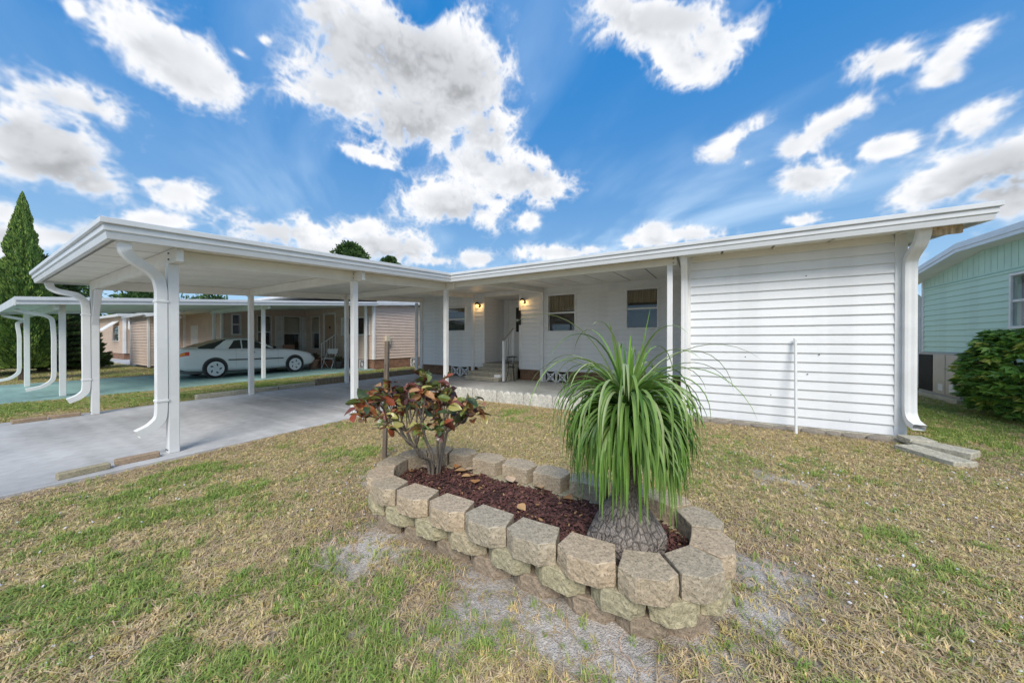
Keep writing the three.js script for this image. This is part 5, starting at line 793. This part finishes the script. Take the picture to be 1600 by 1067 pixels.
    obj('turn_signal', skin((s, t) => { const p = bodyPt(s, 0.57 + t * 0.06); return [m * (p[0] + 0.013), p[1], p[2]]; }, 0.06, 0.2, 6, 0, 1, 3, false), std([0.9, 0.3, 0.03], 0.2), car);
    obj('headlight', skin((s, t) => { const p = bodyPt(s, 0.6 + t * 0.12); return [m * (p[0] + 0.006), p[1], p[2]]; }, 4.16, 4.32, 6, 0, 1, 4, false), std([0.35, 0.36, 0.36], 0.15), car);
    const mr = obj('mirror', new THREE.SphereGeometry(1, 14, 10).scale(0.09, 0.055, 0.05).translate(m * 0.87, 0.96, -2.72), M.black, car); void mr;
    for (const s of [0.95, 3.47]) {
      const w = obj('wheel', new THREE.CylinderGeometry(0.34, 0.34, 0.02, 36).rotateZ(Math.PI / 2).translate(m * 0.845, 0.325, -s), M.liner, car); w.userData.label = 'dark wheel arch with alloy wheel';
      obj('tyre', new THREE.LatheGeometry([[0.2, -0.09], [0.27, -0.095], [0.3, -0.07], [0.305, 0], [0.3, 0.07], [0.27, 0.095], [0.2, 0.09]].map(([a, b]) => new THREE.Vector2(a, b)), 36).rotateZ(Math.PI / 2).translate(m * 0.785, 0.303, -s), std([0.025, 0.025, 0.026], 0.85), w);
      const rimS = new THREE.Shape(); rimS.absarc(0, 0, 0.225, 0, Math.PI * 2); for (let k = 0; k < 5; k++) { const h = new THREE.Path(), a = k * 1.2566; h.absellipse(Math.cos(a) * 0.13, Math.sin(a) * 0.13, 0.05, 0.03, 0, Math.PI * 2, false, a + 0.6); rimS.holes.push(h); }
      obj('rim', new THREE.ExtrudeGeometry(rimS, { depth: 0.03, bevelEnabled: true, bevelSize: 0.006, bevelThickness: 0.006, bevelSegments: 1, curveSegments: 24 }).rotateY(m * Math.PI / 2).translate(m * 0.858, 0.303, -s), std([0.72, 0.73, 0.74], 0.4), w);
    }
  }
  obj('bumper_strip', [rb(-0.7, 0.7, 0.5, 0.54, 0.002, 0.014)], M.black, car);
  obj('underbody', bx(-0.7, 0.7, 0.16, 0.25, -4.1, -0.3), std([0.12, 0.12, 0.12], 0.8), car);
}

// ---------- grass ----------
{
  const blade = (r, h, lean, w) => { const a = r() * 6.283, c = Math.cos(a), s = Math.sin(a), px = -s * w, pz = c * w, ox = (r() - 0.5) * 0.03, oz = (r() - 0.5) * 0.03, l1 = lean * 0.35 * h, l2 = lean * h, B = [ox, -0.004, oz], Mi = [ox + c * l1, h * 0.6, oz + s * l1], E = [ox + c * l2, h * (1 - 0.25 * lean), oz + s * l2]; return [[[B[0] - px, B[1], B[2] - pz], [B[0] + px, B[1], B[2] + pz], [Mi[0] + px * 0.8, Mi[1], Mi[2] + pz * 0.8], [Mi[0] - px * 0.8, Mi[1], Mi[2] - pz * 0.8]], [[Mi[0] - px * 0.8, Mi[1], Mi[2] - pz * 0.8], [Mi[0] + px * 0.8, Mi[1], Mi[2] + pz * 0.8], E, E]]; };
  const tuft = (seed, n, h, lean, w) => { const r = rng(seed), q = []; for (let i = 0; i < n; i++) q.push(...blade(r, h * (0.55 + 0.6 * r()), lean * (0.5 + r()), w * (0.7 + 0.6 * r()))); return prep(quads(q)); };
  const inPlanter = (x, z) => { const dx = Math.max(-1.74 - x, 0, x + 0.31), dz = z + 1.84; return dx * dx + dz * dz < 0.43 * 0.43; };
  const blocked = (x, z) => (x > -8.97 && x < -4.74 && z < 9) || (x > -16.42 && x < -11.68) || (x > -4.8 && x < 2.34 && z < -5.76 && !(x < -0.2 && z > -5.6)) || (x > -4.8 && x < -0.1 && z < -5.5) || inPlanter(x, z) || (x > 4.98 && x < 12 && z < -4.5 && z > -12.6) || (x > -9.1 && x < 2.3 && z < -8.7) || (x < -11.8 && x > -24 && z < -5.6) || (x < -23.9 && z < -4.6 && z > -7.3) || (x < -30 && z < -5.5) || (x < -20.9 && x > -23.8 && z < -4.4);
  const zones = [[-4.75, 3.6, -3.4, 0.35, 4300], [-4.75, 4.9, -5.95, -3.4, 3000], [2.35, 4.98, -14, -5.9, 1900], [-11.68, -8.97, -10.5, 1.5, 1900], [3.6, 8, -4.4, 1, 700], [-24, -16.45, -5.6, 3, 420], [-36, -24, -9, 4, 150], [-16, -11.7, -25, -16.2, 60], [2.4, 9, -40, -14, 60]];
  const r = rng(123), lists = { green: [], dry: [], lush: [], straw: [] };
  for (const [x0, x1, z0, z1, dn] of zones) {
    const n = Math.round((x1 - x0) * (z1 - z0) * dn);
    for (let i = 0; i < n; i++) {
      const x = mix(x0, x1, r()), z = mix(z0, z1, r()); if (blocked(x, z)) continue;
      const k = patch(x, z), keep = 1 - Math.min(1, k.s * 1.1) * 0.86; if (r() > keep) continue;
      const thin = k.b * 0.75; if (r() < thin) { if (r() < 0.5) lists.straw.push(x, z, k.g); continue; }
      const roll = r(); if (roll < k.g * 0.95) (k.g > 0.42 && r() < k.g ? lists.lush : lists.green).push(x, z, k.g); else if (r() < 0.62) lists.dry.push(x, z, k.g); else lists.straw.push(x, z, k.g);
    }
  }
  const o = new THREE.Object3D(), col = new THREE.Color();
  const put = (key, geo, s0, s1, tint, label, name) => {
    const L = lists[key], n = L.length / 3, im = new THREE.InstancedMesh(geo, std([1, 1, 1], 0.75, { side: THREE.DoubleSide }), n), r = rng(key.length * 7);
    for (let i = 0; i < n; i++) { const x = L[i * 3], z = L[i * 3 + 1]; o.position.set(x, groundY(x, z), z); o.rotation.set((r() - 0.5) * 0.3, r() * 6.283, (r() - 0.5) * 0.3); o.scale.setScalar(mix(s0, s1, r())); o.updateMatrix(); im.setMatrixAt(i, o.matrix); const c = tint(r, L[i * 3 + 2]); col.setRGB(c[0], c[1], c[2]); im.setColorAt(i, col); }
    im.name = name; im.userData = { kind: 'stuff', label, category: 'grass' }; im.castShadow = im.receiveShadow = true; scene.add(im);
  };
  const v = (c, r, a = 0.35) => { const k = 1 - a / 2 + a * r(); return [c[0] * k * (0.92 + 0.16 * r()), c[1] * k, c[2] * k * (0.85 + 0.3 * r())]; };
  put('green', tuft(1, 6, 0.028, 1.1, 0.0017), 0.6, 1.3, (r) => v(r() < 0.3 ? [0.47, 0.42, 0.14] : [0.32, 0.36, 0.09], r), 'thin mixed green lawn grass between dry patches', 'green_grass');
  put('lush', tuft(2, 7, 0.04, 1.0, 0.002), 0.6, 1.35, (r) => v(r() < 0.25 ? [0.38, 0.41, 0.12] : [0.24, 0.34, 0.065], r), 'longer bright green grass blades in tufts on the lawn', 'lush_grass');
  put('dry', tuft(3, 7, 0.024, 1.4, 0.0018), 0.6, 1.4, (r) => v(r() < 0.35 ? [0.56, 0.45, 0.17] : [0.70, 0.54, 0.28], r), 'short dry tan grass over the lawn', 'dry_grass');
  put('straw', tuft(4, 5, 0.018, 2.9, 0.0013), 0.8, 2.0, (r) => v(r() < 0.5 ? [0.55, 0.41, 0.24] : [0.42, 0.31, 0.19], r), 'flattened dead straw lying over bare soil', 'straw');
  // small white clover heads and pale bits scattered through the lawn
  const fl = [], rr = rng(9); while (fl.length < 900) { const x = mix(-4.5, 3.4, rr()), z = mix(-5, 0.1, rr()); if (blocked(x, z)) continue; if (fbm(x * 1.3 + 20, 1, z * 1.3, 2) + 0.25 * rr() > 0.62) fl.push([x, z]); }
  const fg = prep(new THREE.IcosahedronGeometry(1, 0)), im = new THREE.InstancedMesh(fg, std([0.72, 0.70, 0.72], 0.9), fl.length);
  fl.forEach(([x, z], i) => { const s = 0.003 + 0.005 * rr(); o.position.set(x, groundY(x, z) + 0.012 + 0.014 * rr(), z); o.rotation.set(rr() * 3, rr() * 3, 0); o.scale.set(s * 1.3, s * 0.7, s); o.updateMatrix(); im.setMatrixAt(i, o.matrix); });
  im.name = 'clover_flowers'; im.userData = { kind: 'stuff', label: 'tiny white flowers scattered through the dry lawn', category: 'flowers' }; im.castShadow = im.receiveShadow = true; scene.add(im);
  console.log('tufts', Object.values(lists).map((l) => l.length / 3));
}
renderer.render(scene, camera);
